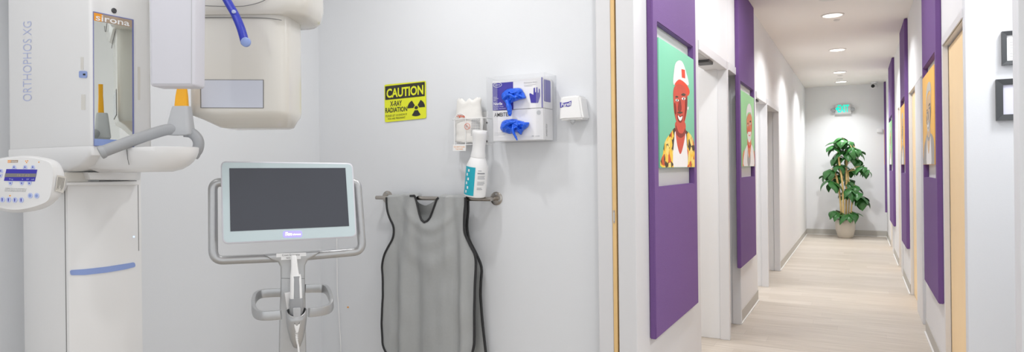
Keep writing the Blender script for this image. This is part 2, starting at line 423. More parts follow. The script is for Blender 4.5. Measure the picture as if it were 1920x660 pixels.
def shirt_mat():
    m = mat('painted_patterned_shirt', (240, 196, 60), .6); nt = m.node_tree; b = nt.nodes['Principled BSDF']
    vz = nt.nodes.new('ShaderNodeTexVoronoi'); vz.inputs['Scale'].default_value = 26; tc = nt.nodes.new('ShaderNodeTexCoord')
    rp = nt.nodes.new('ShaderNodeValToRGB'); rp.color_ramp.interpolation = 'CONSTANT'
    e = rp.color_ramp.elements; e[0].color = lin((66, 52, 34))+(1,); e[1].position = .38; e[1].color = lin((243, 198, 62))+(1,)
    x = e.new(.68); x.color = lin((206, 88, 40))+(1,); x = e.new(.82); x.color = lin((240, 214, 120))+(1,)
    nz = nt.nodes.new('ShaderNodeSeparateColor')
    nt.links.new(tc.outputs['Object'], vz.inputs['Vector']); nt.links.new(vz.outputs['Color'], nz.inputs[0]); nt.links.new(nz.outputs[0], rp.inputs[0])
    nt.links.new(rp.outputs[0], b.inputs['Base Color']); return m
SHIRT = shirt_mat()
CW, CH = .66, .62
def tr(px, py, s=(25, 192)):
    """traced crop pixel of the first portrait -> canvas coordinates"""
    p = onX(1225+px/2.64, 80+py/2.64, XL+.05)
    return ((p.y-2.955)/.66*CW-CW/2, p.z-1.30)
def smoothp(pts, n=4):
    P = [V(p) for p in pts]; N = len(P); out = []
    for i in range(N):
        p0, p1, p2, p3 = P[i-1], P[i], P[(i+1) % N], P[(i+2) % N]
        for k in range(n):
            t = k/n; out.append(tuple(.5*((2*p1)+(-p0+p2)*t+(2*p0-5*p1+4*p2-p3)*t*t+(-p0+3*p1-3*p2+p3)*t**3)))
    return out
def portrait(variant, w=CW):
    """returns mesh object parts list [(name, bm, mats)] in local space"""
    D = .035
    cvb = NB(); box(cvb, -w/2, w/2, -D, 0, 0, CH, .003, 2)
    layers = []
    def L(pts, m, sm=True):
        q = [tr(*p) for p in pts]; layers.append((smoothp(q) if sm else q, m))
    hi, lo = (SKIN, PSH) if variant == 'cap' else ((SKIN2, PRED) if variant == 'beard' else (SKIN3, PGRY))
    jack = SHIRT if variant == 'cap' else (PW if variant == 'beard' else PGRY)
    if variant == 'beard':
        L([(30, 612), (32, 520), (44, 480), (56, 470), (56, 612)], hi, False); L([(182, 612), (186, 540), (180, 492), (168, 478), (168, 612)], hi, False)
        L([(50, 612), (54, 500), (75, 452), (98, 432), (112, 470), (140, 432), (160, 450), (172, 500), (174, 612)], jack)
        L([(98, 470), (104, 540), (112, 480), (122, 540), (130, 468), (134, 560), (122, 612), (104, 612), (92, 560)], PGRY)
    else:
        L([(36, 614), (38, 545), (48, 480), (72, 440), (96, 408), (140, 420), (172, 455), (186, 520), (190, 612)], jack)
        L([(88, 612), (90, 470), (98, 425), (140, 430), (148, 500), (150, 612)], PW)
    L([(97, 380), (96, 430), (104, 500), (118, 545), (132, 500), (142, 430), (138, 380)], hi)
    L([(97, 395), (110, 432), (128, 438), (141, 412), (142, 440), (120, 462), (98, 440)], lo)
    # head
    L([(88, 205), (86, 280), (92, 345), (106, 395), (122, 408), (136, 385), (147, 330), (150, 260), (148, 200), (120, 170)], hi)
    if variant == 'cap':
        L([(86, 190), (88, 120), (96, 78), (114, 64), (130, 78), (146, 130), (156, 190), (120, 175)], PW)
        L([(90, 190), (112, 162), (142, 182), (158, 210), (160, 232), (150, 244), (138, 205), (116, 186)], PRED)
        L([(122, 108), (138, 112), (140, 156), (124, 152)], PRED, False)
        L([(152, 300), (156, 305), (153, 318), (149, 310)], PW)
    elif variant == 'beard':
        L([(82, 210), (84, 140), (100, 96), (124, 90), (146, 130), (152, 205), (138, 168), (110, 160), (92, 175)], PW)
        L([(90, 335), (110, 322), (130, 325), (146, 330), (138, 385), (122, 412), (104, 396)], PW)
        L([(106, 345), (120, 352), (132, 345), (120, 362)], PRED)
    else:
        L([(84, 215), (86, 130), (104, 90), (128, 94), (148, 130), (152, 210), (140, 160), (112, 150), (94, 170)], PLG)
        L([(96, 350), (110, 340), (130, 342), (142, 350), (134, 388), (120, 400), (104, 390)], PLG)
    # face
    L([(93, 252), (100, 246), (108, 252), (100, 256)], PDK); L([(120, 240), (132, 232), (142, 240), (132, 246)], PDK)
    L([(94, 268), (102, 262), (110, 270), (102, 276)], PW if variant != 'plain' else PGRY); L([(122, 260), (132, 252), (141, 260), (132, 268)], PW if variant != 'plain' else PGRY)
    L([(100, 264), (104, 264), (104, 274), (100, 274)], PDK); L([(130, 255), (134, 255), (134, 266), (130, 266)], PDK)
    L([(112, 270), (118, 270), (122, 315), (114, 324), (106, 316)], lo)
    if variant != 'beard':
        L([(103, 340), (114, 352), (128, 345), (126, 372), (116, 384), (106, 368)], lo)
        L([(105, 346), (115, 356), (126, 350), (122, 368), (115, 374), (108, 364)], PW)
        L([(102, 332), (114, 326), (128, 330), (116, 338)], PDK if variant == 'cap' else PLG)
    L([(140, 270), (148, 250), (148, 300), (140, 350), (134, 372), (140, 320)], lo)
    L([(90, 280), (96, 300), (98, 340), (92, 330)], lo)
    mats = []; ab = NB()
    for i, (q, m) in enumerate(layers):
        if m not in mats: mats.append(m)
        yv = -D-.0004-.00012*i
        k = w/CW
        vs = [ab.verts.new((max(-w/2+.002, min(w/2-.002, x*k)), yv, max(.002, min(CH-.002, z)))) for x, z in q]
        f = ab.faces.new(vs); f.material_index = mats.index(m)
        if f.normal.y > 0 or True:
            f.normal_update()
            if f.normal.y > 0: f.normal_flip()
    bmesh.ops.triangulate(ab, faces=ab.faces)
    return cvb, ab, mats
def panel_bm(w, zo0=1.205, zo1=1.987, z0=.485, stile=.075, right_in=0):
    bm = NB(); T = .03
    o = [(-w/2, z0), (w/2, z0), (w/2, CZ-.004), (-w/2, CZ-.004)]
    i = [(-w/2+stile, zo0), (w/2-stile, zo0), (w/2-stile, zo1), (-w/2+stile, zo1)]
    rings = []
    for (pts, y) in ((o, 0), (o, -T), (i, -T), (i, 0)): rings.append([bm.verts.new((x, y, z)) for x, z in pts])
    for a in range(4):
        A = rings[a]; B = rings[(a+1) % 4]
        for k in range(4): bm.faces.new((A[k], A[(k+1) % 4], B[(k+1) % 4], B[k]))
    bmesh.ops.recalc_face_normals(bm, faces=bm.faces)
    bmesh.ops.bevel(bm, geom=list(bm.edges), offset=.004, segments=2, affect='EDGES')
    return bm
def place_panel(y0, y1, side, lab, plab, variant, bg, z0=.485):
    w = y1-y0; x = XL if side < 0 else XR; rz = math.pi/2 if side < 0 else -math.pi/2
    o = mk('wall_panel', panel_bm(w, z0=z0), PURP, smooth=True); o.location = (x, (y0+y1)/2, 0); o.rotation_euler = (0, 0, rz)
    tag(o, lab, 'wall panel', 'purple panels along the hall')
    cw = w-.16
    cvb, ab, mats = portrait(variant, cw)
    t = empty('portrait_painting', (x, (y0+y1)/2, 1.295), plab, 'painting', 'portraits along the hall')
    t.rotation_euler = (0, 0, rz); WO[t.name] = V((0, 0, 0))
    mk('canvas', cvb, bg, t, smooth=True); mk('painted_portrait', ab, mats, t, recalc=False)
y0L = onX(1227, 320, XL+.03).y; y1L = onX(1307, 320, XL+.03).y
y0M = onX(1387.5, 320, XL+.03).y; y1M = onX(1416.5, 320, XL+.03).y
print('left panels', y0L, y1L, y0M, y1M)
place_panel(y0L, y1L, -1, 'tall purple fabric panel nearest on the left wall, round the mint green portrait', 'mint green portrait of a smiling person in a white and red cap', 'cap', MINT, .50)
place_panel(y0M, y1M, -1, 'narrow looking purple panel second on the left wall, between two doorways', 'light green portrait of a white bearded person in a white vest', 'beard', PGREEN, .48)
labs = [('purple panel nearest on the right wall, beside the wood door', 'orange portrait nearest on the right wall, grey jacket and white shirt'),
        ('purple panel second from the front on the right wall', 'pale orange portrait second from the front on the right wall'),
        ('purple panel third from the front on the right wall, round the green portrait', 'green portrait seen edge-on, third along the right wall'),
        ('dark purple panel farthest down the right wall near the end wall', 'small orange portrait farthest down the right wall')]
for i, (a, b) in enumerate(PR):
    b = min(b, YE-.1)
    place_panel(a, b, 1, labs[i][0], labs[i][1], 'plain', (PORAN, PORAN, PGREEN, PORAN)[i], .45)

# ------------------------------------------------------------------ ceiling downlights
def downlight(x, y, lab, r=.085, power=0):
    t = empty('ceiling_downlight', (x, y, CZ), lab, 'downlight', 'round downlights in the hall ceiling')
    bm = NB(); lathe(bm, [(r+.018, 0), (r+.018, -.006), (r+.004, -.010), (r, -.004), (r, 0)], (x, y, CZ), seg=32); mk('trim_ring', bm, LAMPR, t, smooth=True)
    bm = NB(); lathe(bm, [(r, -.001), (r*.98, -.006), (r*.6, -.007), (.001, -.007)], (x, y, CZ), seg=32); mk('diffuser', bm, LAMP, t, smooth=True)
    return t
LP = []
for (px, py), lab in zip(((1561, 28), (1570, 93), (1574, 135), (1578, 158)), ('round recessed downlight nearest in the hall ceiling', 'round downlight second nearest in the hall ceiling', 'round downlight third along the hall ceiling', 'round downlight farthest along the hall ceiling near the exit sign')):
    p = onZ(px, py, CZ); p.y = min(p.y, 12.75); LP.append((p.x, p.y)); downlight(p.x, p.y, lab)
print('lights', LP)
# slotted vent/sprinkler covers between the lamps
for i, (px, py, r) in enumerate(((1558, -4, .10), (1569, 37, .03), (1575, 141, .04), (1574, 148, .05))):
    p = onZ(px, py, CZ)
    bm = NB(); lathe(bm, [(r, 0), (r, -.006), (r*.7, -.012), (.001, -.014)], (p.x, p.y, CZ), seg=24)
    tag(center_origin(mk('sprinkler_cover', bm, LAMPR, smooth=True)), ['large round white ceiling cover at the top edge of the photo, before the nearest downlight', 'small round white ceiling cover just behind the nearest downlight', 'small grey ceiling cover just behind the third downlight', 'faint round ceiling cover before the farthest downlight'][i], 'ceiling cover')

# ------------------------------------------------------------------ exit sign, camera, plant
n_ = V((0, -1, 0))
YX = YE-.05; pl = pY(YX)
q = [pl(1565.5, 197), pl(1595.5, 195.5), pl(1596, 213), pl(1566, 214.5)]
c = (q[0]+q[2])/2
EXITH = mat('exit_housing', (206, 206, 206), .5, var=.01)
t = empty('exit_sign', (c.x, YE, q[2].z), 'white lit exit sign with green letters on the end wall', 'exit sign')
bm = NB(); prism(bm, q, (0, .05, 0), .004, 2, allb=True); mk('housing', bm, EXITH, t, smooth=True)
bm = NB(); textp(bm, 'EXIT', pl, [(1570.5, 196.8), (1592, 196), (1592, 210), (1570.5, 210.8)], n_, bold=.03, lift=.002); patch(bm, pl, [(1566, 204.3), (1570.5, 200.5), (1570.5, 208)], n=n_, lift=.002); mk('lettering', bm, EXITG, t, recalc=False)
for px, py in ((1561.6, 207), (1599, 205)):
    p = onY(px, py, YE-.04); bm = NB(); lathe(bm, [(.012, .04), (.022, .03), (.034, -.012), (.036, -.03), (.028, -.036)], p, (0, 1, -.0), 20)
    lathe(bm, [(.012, 0), (.012, abs(p.x-c.x)-.12)], p, (c.x-p.x, 0, 0), 10)
    mk('lamp_head', bm, GPLAS, t, smooth=True)
p = onZ(1639, 163, CZ)
p = V((onY(1639, 166, YE-.25).x, YE-.25, CZ))
t = empty('security_camera', p, 'small white security camera on the ceiling at the far end', 'camera')
bm = NB(); lathe(bm, [(.05, 0), (.05, -.03), (.03, -.035)], p, seg=20); lathe(bm, [(.035, -.06), (.04, 0), (.04, .09)], p+V((0, .0, -.07)), (.3, .9, .1), 16); mk('camera_body', bm, WPLAS, t, smooth=True)
bm = NB(); lathe(bm, [(.03, -.068), (.03, -.06)], p+V((0, 0, -.07)), (.3, .9, .1), 16); mk('lens', bm, BLACK, t, smooth=True)
p = onY(1650, 245, YE-.02)
bm = NB(); box(bm, p.x-.05, p.x+.04, YE-.03, YE, p.z-.03, p.z+.04, .004, 2); tag(center_origin(mk('wall_sensor', bm, WPLAS, smooth=True)), 'tiny white box on the end wall beside the farthest purple panel', 'sensor')

PY = 12.95
def pot():
    a = onY(1585, 441, PY); k = onY(1604, 415, PY).x-onY(1566, 415, PY).x; R = k/2
    t = empty('potted_plant', (a.x, PY, 0), 'tall leafy green potted plant standing before the end wall', 'plant')
    hgt = onY(1585, 411, PY).z; bm = NB()
    lathe(bm, [(R*.62, 0), (R*.80, .03), (R*.97, hgt*.45), (R*1.02, hgt*.75), (R*.98, hgt), (R*.90, hgt), (R*.88, hgt-.05)], (a.x, PY, 0), seg=40); mk('pot', bm, POT, t, smooth=True)
    bm = NB(); lathe(bm, [(R*.88, 0), (R*.5, .012), (.01, .015)], (a.x, PY, hgt-.05), seg=24); mk('soil', bm, SOIL, t, smooth=True)
    z0 = hgt-.05
    canes = [((1581, 1580, 1573, 1571), (408, 350, 300, 270)), ((1586, 1587, 1587, 1586), (408, 360, 310, 265)), ((1578, 1575, 1569, 1563), (408, 370, 335, 318)),
             ((1590, 1592, 1592, 1590), (408, 380, 350, 322)), ((1594, 1597, 1599, 1602), (404, 385, 365, 352))]
    for i, (xs, yv) in enumerate(canes):
        Y0 = PY+(-.06, .03, .0, .06, -.03)[i]
        pts = [onY(x, y, Y0) for x, y in zip(xs, yv)]; pts[0].z = z0
        bm = NB(); tube(bm, spline(pts, 6), .017 if i < 3 else .012, 8); mk('cane', bm, CANE, t, smooth=True)
    cl = [(1572, 268, 1), (1563, 278, .9), (1580, 263, 1), (1590, 268, 1), (1597, 280, 1), (1588, 285, 1.2), (1595, 296, 1), (1607, 284, .8), (1610, 300, .9), (1618, 314, .9), (1625, 322, .7),
          (1571, 296, .9), (1573, 312, 1), (1557, 322, 1), (1549, 332, .9), (1559, 342, 1.1), (1572, 330, .9), (1594, 322, .9), (1592, 342, .8), (1584, 362, .9), (1592, 358, 1), (1602, 350, .9),
          (1606, 364, .9), (1617, 372, 1.1), (1568, 399, .9), (1575, 403, .9), (1592, 404, 1), (1600, 400, .8)]
    bm = NB()
    for (px, py, s) in cl:
        yy = PY+random.uniform(-.16, .14); c0 = onY(px, py, yy)
        cx = min(((onY(xs[j], yv[j], PY)-c0).length, onY(xs[j], yv[j], PY)) for xs, yv in canes for j in range(4))[1] if True else None
        tw = NB(); tube(tw, spline([cx, (cx+c0)/2+V((0, 0, .04)), c0+V((0, 0, .03))], 5), .005, 5); mk('twig', tw, CANE, t, smooth=True)
        nl = 5
        for k in range(nl):
            az = 2*math.pi*k/nl+random.uniform(-.5, .5); Ln = .25*s*random.uniform(.85, 1.2); Wd = Ln*random.uniform(.27, .34)
            el = random.uniform(-.5, .35); droop = random.uniform(1.3, 2.3)
            st = c0+V((random.uniform(-.02, .02), random.uniform(-.02, .02), random.uniform(0, .05)))
            d = V((math.cos(az), math.sin(az)*.8, 0)); pos = st.copy(); rows = []; ang = el
            side = V((-d.y, d.x, 0)).normalized(); NS = 8
            for j in range(NS+1):
                tt = j/NS; wd = Wd*math.sin(math.pi*min(1, (tt*.96+.02))**.8)*1.0
                dirv = d*math.cos(ang)+V((0, 0, 1))*math.sin(ang); nn = side.cross(dirv)
                if pos.y > YE-.03: pos.y = YE-.03
                rows.append([bm.verts.new(pos+side*(u*wd)+nn*(-abs(u)*wd*-.35)) for u in (-1, -.5, 0, .5, 1)])
                pos = pos+dirv*(Ln/NS); ang -= droop/NS
            for j in range(NS):
                for q_ in range(4): bm.faces.new((rows[j][q_], rows[j][q_+1], rows[j+1][q_+1], rows[j+1][q_]))
    mk('foliage', bm, LEAF, t, smooth=True, sharp=80, recalc=False)
pot()

# ------------------------------------------------------------------ framed certificates, right edge
for k, (x0, y0, y1, bw, lab) in enumerate(((1878.5, 59, 122, 9.5, 'upper charcoal picture frame on the right wall, partly hidden by the wall edge'), (1867.5, 149, 226, 13.5, 'lower charcoal picture frame on the right wall, larger of the two'))):
    Yf = YC-.02; pl = pY(Yf); a = pl(x0, y0); b = pl(x0+1, y1); w = (a.z-b.z)*1.25
    t = empty('picture_frame', (a.x+w/2, YC, b.z), lab, 'picture frame')
    bwm = pl(x0+bw, y0).x-a.x
    bm = NB(); o = [(a.x, a.z), (a.x+w, a.z), (a.x+w, b.z), (a.x, b.z)]; i = [(a.x+bwm, a.z-bwm), (a.x+w-bwm, a.z-bwm), (a.x+w-bwm, b.z+bwm), (a.x+bwm, b.z+bwm)]
    rings = [[bm.verts.new((x, y, z)) for x, z in pts] for (pts, y) in ((o, YC), (o, Yf), (i, Yf+.004), (i, YC))]
    for r_ in range(4):
        for j in range(4): bm.faces.new((rings[r_][j], rings[r_][(j+1) % 4], rings[(r_+1) % 4][(j+1) % 4], rings[(r_+1) % 4][j]))
    mk('frame', bm, FRAMEK, t)
    bm = NB(); box(bm, a.x+bwm, a.x+w-bwm, Yf+.010, YC, b.z+bwm, a.z-bwm); mk('paper', bm, MATTE if k == 0 else PAPER, t)
    bm = NB()
    if k == 0:
        for j in range(9):
            z = a.z-bwm-.02-j*.013; box(bm, a.x+bwm+.012, a.x+w-bwm-.02, Yf+.009, Yf+.0101, z, z+.0012)
    else:
        lathe(bm, [(.012, 0), (.012, .001)], (a.x+bwm+.06, Yf+.0095, (a.z+b.z)/2+.005), (0, -1, 0), 24)
        for j in range(5):
            z = a.z-bwm-.045-j*.02; box(bm, a.x+bwm+.08, a.x+w-bwm-.03, Yf+.009, Yf+.0101, z, z+.0015)
    mk('print', bm, PRINT, t)

# ------------------------------------------------------------------ caution sign on the back wall
pl = pY(YW-.003); N = V((0, -1, 0))
A = pl(721, 159.5)
t = empty('caution_sign', (pl(760, 190).x, YW, pl(724, 229).z), 'yellow and black caution x-ray radiation sign on the back wall', 'sign')
bm = NB(); patch(bm, pl, rnd([(721, 159), (798.5, 151.5), (799.5, 221.5), (722, 229.5)], 3, 4), th=.002, n=N); mk('sign_plate', bm, YSIGN, t)
pl = pY(YW-.0055)
bm = NB(); patch(bm, pl, [(722.3, 162), (796.5, 153.5), (796.3, 180), (722.5, 187.5)], th=.0008, n=N)
R = lambda a, r: (780.5+r*math.cos(a)*1.02, 201.8-r*math.sin(a)-r*math.cos(a)*.085)
patch(bm, pl, [R(2*math.pi*k/20, 3.1) for k in range(20)], th=.0008, n=N)
for a0 in (math.radians(0), math.radians(120), math.radians(240)):
    a0 += math.radians(0)
    lo_, hi_ = a0, a0+math.radians(60)
    patch(bm, pl, [R(lo_+(hi_-lo_)*k/6, 5.0) for k in range(7)]+[R(hi_-(hi_-lo_)*k/8, 16) for k in range(9)], th=.0008, n=N)
mk('sign_print', bm, KSIGN, t, recalc=True)
bm = NB()
textp(bm, 'X-RAY', pl, [(731.5, 190), (753.5, 188), (753.5, 197.8), (731.5, 199.8)], N, bold=.022)
textp(bm, 'RADIATION', pl, [(722.6, 202.5), (763.5, 199.3), (763.5, 208.3), (722.6, 212)], N, bold=.022)
textp(bm, 'PLEASE LET US KNOW IF', pl, [(723.5, 216), (763, 212), (763, 215.8), (723.5, 219.8)], N)
textp(bm, 'YOU ARE PREGNANT', pl, [(727, 221.5), (760, 218), (760, 221.6), (727, 225)], N)
mk('sign_lettering', bm, KSIGN, t, recalc=False)
bm = NB(); textp(bm, 'CAUTION', pl, [(725, 166.8), (794, 159), (794, 177), (725, 184.2)], N, bold=.03, lift=.0010); mk('sign_heading', bm, YSIGN, t, recalc=False)

# ------------------------------------------------------------------ towel bar, apron, spray bottle
YB = YW-.075
t = empty('grab_bar', (onY(820, 372, YW).x, YW, onY(820, 372, YW).z), 'brushed steel wall bar that holds the grey apron', 'grab bar')
fl = onY(727, 369.5, YW); fr = onY(931, 372, YW); zb = (fl.z+fr.z)/2
for f in (fl, fr):
    bm = NB(); lathe(bm, [(.034, 0), (.034, .004), (.031, .006), (.013, .006), (.013, .010)], (f.x, YW, zb), (0, -1, 0), 32); fo = mk('flange', bm, SILV2, t, smooth=True)
    for a in range(3):
        bm = NB(); an = math.radians(90+120*a); lathe(bm, [(.004, 0), (.004, .002), (.002, .003)], (f.x+.022*math.cos(an), YW-.0055, zb+.022*math.sin(an)), (0, -1, 0), 10)
        mk('screw', bm, SILV, fo, smooth=True)
bm = NB(); tube(bm, [(fl.x-.004, YW, zb), (fl.x-.004, YB, zb)], .009, 16); tube(bm, [(fl.x-.018, YB, zb), (fr.x+.012, YB, zb)], .0105, 18); tube(bm, [(fr.x, YW, zb), (fr.x, YB, zb)], .0095, 16)
mk('rail', bm, SILV2, t, smooth=True)

LE = [(365, 726), (370, 725), (395, 730), (430, 738.5), (450, 735), (480, 720), (500, 716.5), (555, 718.5), (610, 716), (645, 717.5), (660, 724), (676, 740), (684, 760)]
RE = [(365, 872), (376, 873.5), (400, 871), (435, 872.5), (450, 877.5), (480, 892), (505, 892.5), (580, 890), (650, 888.5), (668, 884), (680, 868), (684, 850)]
RB = [(365, 878), (380, 879), (425, 876), (450, 880), (480, 895), (502, 903.5), (555, 901), (610, 905), (660, 911), (700, 915), (716, 905)]
NK = [(725, 370), (745, 369), (765, 367), (778, 367), (781, 377.5), (787, 401), (791.5, 411.5), (797.5, 416.5), (803, 413.5), (806.5, 408), (812.5, 392), (819, 374), (824, 369), (850, 370), (873.5, 370)]
def lerp(tab, v):
    for (a, b), (c, d) in zip(tab, tab[1:]):
        if a <= v <= c: k = (v-a)/(c-a); return b+(d-b)*k
    return tab[0][1] if v < tab[0][0] else tab[-1][1]
def fold(px, py):
    g = lambda c, w: math.exp(-((px-c)/w)**2)
    dn = min(1, max(0, (py-385)/120)); up_ = 1-min(1, max(0, (py-430)/110))
    z = dn*(.010*g(760-(py-400)*.02, 9)-.010*g(741, 7)+.006*g(800+(py-420)*.03, 20)-.008*g(782, 9)+.009*g(868, 7)-.009*g(855, 6)+.004*g(830, 10))
    # swags under the neckline
    for (cy, am, w) in ((428, .010, 12), (455, .006, 16), (492, .006, 18)):
        yy = cy-((px-808)/38)**2*22
        z += am*math.exp(-((py-yy)/w)**2)*math.exp(-((px-808)/44)**2)
    z += up_*(.006*g(770, 7)-.006*g(754, 8)+.005*g(838, 6)-.006*g(848, 7))
    z += .0035*noise.noise(V((px*.05, py*.02, 3)))
    return z
def sheet(LEt, REt, top, Yp, bot, foldk, nx=90, ny=90):
    g = []
    for i in range(nx+1):
        u = i/nx; col = []
        xt = LEt(0)+u*(REt(0)-LEt(0)) if False else None
        x_top = top[0][0]+u*(top[-1][0]-top[0][0]); yt = lerp(top, x_top)
        u2 = u
        for j in range(ny+1):
            v = j/ny; bt = bot-18*abs(2*u-1)**6
            py = yt+v*(bt-yt); px = LEt(py)+(REt(py)-LEt(py))*u
            ease = min(1, v*6)
            px = x_top*(1-ease)+px*ease if v < 1/6 else px
            p = onY(px, py, Yp); p.y = Yp-foldk*1.7*fold(px, py)-.0
            col.append(p)
        g.append(col)
    return g
def gridmesh(bm, g):
    vs = [[bm.verts.new(p) for p in c] for c in g]
    for i in range(len(vs)-1):
        for j in range(len(vs[0])-1): bm.faces.new((vs[i][j], vs[i+1][j], vs[i+1][j+1], vs[i][j+1]))
ap = empty('lead_apron', (onY(805, 600, YB).x, YB, .42), 'grey x-ray apron with black binding draped over the steel bar', 'apron')
YF = YB-.022
front = sheet(lambda y: lerp(LE, y), lambda y: lerp(RE, y), NK, YF, 684, 1.0)
zt = zb+.0125
bm = NB(); gridmesh(bm, front)
# over-the-bar shoulder strips
def shoulder(bm, ia, ib):
    cols = front[ia:ib+1]; g = []
    for c in cols:
        p = c[0]; col = [p.copy()]
        for a in range(1, 7):
            an = math.pi*a/6; rr = .016
            col.append(V((p.x+.002*a, YB-math.cos(an)*(YB-p.y), max(p.z, zb)+math.sin(an)*.013*(1 if True else 0)-(.004 if a in (6,) else 0))))
        g.append(col)
    gridmesh(bm, g)
nx = 90
iL = [i for i in range(nx+1) if front[i][0].z > zb-.004]
runs = []; cur = [iL[0]]
for i in iL[1:]:
    if i == cur[-1]+1: cur.append(i)
    else: runs.append(cur); cur = [i]
runs.append(cur)
for r_ in runs:
    if len(r_) > 1: shoulder(bm, r_[0], r_[-1])
fo = mk('front_panel', bm, APRON, ap, smooth=True, sharp=80, recalc=False)
NKB = [(727, 371), (760, 371), (778, 372), (786, 381), (798, 386), (810, 380), (820, 372), (850, 371), (878, 371)]
back = sheet(lambda y: lerp(LE, y)+4, lambda y: lerp(RB, y), NKB, YB+.03, 712, .6, 50, 50)
bm = NB(); gridmesh(bm, back); mk('back_panel', bm, APRON, ap, smooth=True, sharp=80, recalc=False)
def bind(pts, r=.0062, par=None, sec=(1.0,)):
    bm = NB(); tube(bm, spline(pts, 3), r, 8, sec=sec); mk('binding', bm, HEM, par, smooth=True)
st = lambda c: c[::4]+[c[-1]] if (len(c)-1) % 4 else c[::4]
off = V((0, -.002, 0))
bind([p+off for p in st(front[0])], .0058, ap); bind([p+off for p in st(front[-1])], .0066, ap)
nk = [front[i][0] for i in range(nx+1) if 771 <= 725+(873.5-725)*i/nx <= 823]
bind([p+off+V((0, 0, .0)) for p in nk], .0056, ap)
bind([front[i][-1]+off for i in range(0, nx+1, 4)], .0058, ap)
bind([p for p in st(back[-1])], .0066, ap)

# spray bottle resting on the bar
YS = YB-.020
pl = pY(YS)
pb = pl(890.5, 374.5); pt = onY(900.5, 252, YS-.028); ax = (pt-pb); Lb = ax.length; ax.normalize()
pb.z = max(pb.z, zb+.016)
sc = (pl(909, 340)-pl(875, 340)).length/2
t = empty('spray_bottle', pb, 'white spray bottle with a teal label standing on the steel bar', 'spray bottle')
bm = NB(); prof = [(0.02, .0), (.98, .002), (1.04, .012), (1.05, .2), (1.05, .40), (.98, .48), (.84, .54), (.72, .585), (.66, .60)]
lathe(bm, [(r_*sc, h*Lb) for r_, h in prof], pb, ax, 36); mk('bottle_body', bm, WPLAS, t, smooth=True)
bm = NB(); prof = [(.70, .60), (.70, .62), (.62, .70), (.60, .78), (.66, .88), (.74, .95), (.75, .985), (.70, 1.0), (.3, 1.005)]
lathe(bm, [(r_*sc, h*Lb) for r_, h in prof], pb, ax, 32)
mk('trigger_head', bm, WPLAS, t, smooth=True)
def wrap(bm, a0, a1, h0, h1, rr, seg=10):
    """label strip around the bottle; angle 0 faces the camera, + to the right"""
    c = tocam(pb); c = (c-ax*c.dot(ax)).normalized(); s_ = ax.cross(c)
    rows = []
    for h in (h0, h1):
        rows.append([bm.verts.new(pb+ax*(h*Lb)+(c*math.cos(a0+(a1-a0)*k/seg)+s_*math.sin(a0+(a1-a0)*k/seg))*rr*sc) for k in range(seg+1)])
    for k in range(seg): bm.faces.new((rows[0][k], rows[0][k+1], rows[1][k+1], rows[1][k]))
bm = NB(); wrap(bm, math.radians(-78), math.radians(-8), .03, .46, 1.064); mk('teal_label', bm, TEAL, t, smooth=True)
bm = NB()
for j in range(6): wrap(bm, math.radians(-60+10*(j % 2)), math.radians(-50+10*(j % 2)), .06+j*.065, .10+j*.065, 1.07, 3)
mk('label_marks', bm, PWHITE, t)
bm = NB()
for j, (h, a) in enumerate(((.41, 18), (.33, 40), (.31, 38), (.29, 42), (.24, 40), (.22, 42), (.20, 36), (.15, 25), (.13, 30))): wrap(bm, math.radians(6), math.radians(6+a), h, h+.008, 1.064, 4)
wrap(bm, math.radians(4), math.radians(44), .365, .385, 1.064, 6)
mk('small_print', bm, PRINT, t)

# ------------------------------------------------------------------ glove boxes in the clear holder
Yg = YW-.115; pl = pY(Yg); plf = pY(Yg-.006)
def gbox(name, lab, quad, Yfr, Yb_):
    P = [onY(*q_, Yfr) for q_ in quad]
    return P
x0 = onY(924, 200, Yg).x; x1 = onY(1018, 200, Yg).x
z_top = onY(960, 149.5, Yg).z; z_mid = onY(960, 205.5, Yg).z; z_bot = onY(960, 264, Yg).z
print('glove box', x1-x0, z_top-z_mid, z_mid-z_bot)
xh0 = x0-.028; xh1 = x1+.018
t = empty('glove_box_holder', ((xh0+xh1)/2, YW, z_bot-.005), 'clear acrylic wall holder for two glove boxes', 'holder')
T = .003; yf_ = Yg-.012; zh = z_top+.02; zl = z_bot-.002
bm = NB(); box(bm, xh0, xh0+T, yf_, YW, zl, zh); box(bm, xh1-T, xh1, yf_, YW, zl, zh); box(bm, xh0, xh1, YW-T, YW-.0002, zl, zh)
mk('side_wall', bm, ACRYL, t)
bm = NB(); box(bm, xh0, xh1, yf_, YW, zl-T, zl); mk('shelf', bm, ACRYL, t)
bm = NB()
o = [(xh0, zl), (xh1, zl), (xh1, zh), (xh0, zh)]; i_ = [(x0+.032, z_bot+.02), (x1-.03, z_bot+.02), (x1-.03, z_top-.012), (x0+.032, z_top-.012)]
rings = [[bm.verts.new((x, y, z)) for x, z in pts] for (pts, y) in ((o, yf_+T), (o, yf_), (i_, yf_), (i_, yf_+T))]
for r_ in range(4):
    for j in range(4): bm.faces.new((rings[r_][j], rings[r_][(j+1) % 4], rings[(r_+1) % 4][(j+1) % 4], rings[(r_+1) % 4][j]))
mk('front_frame', bm, ACRYL, t)
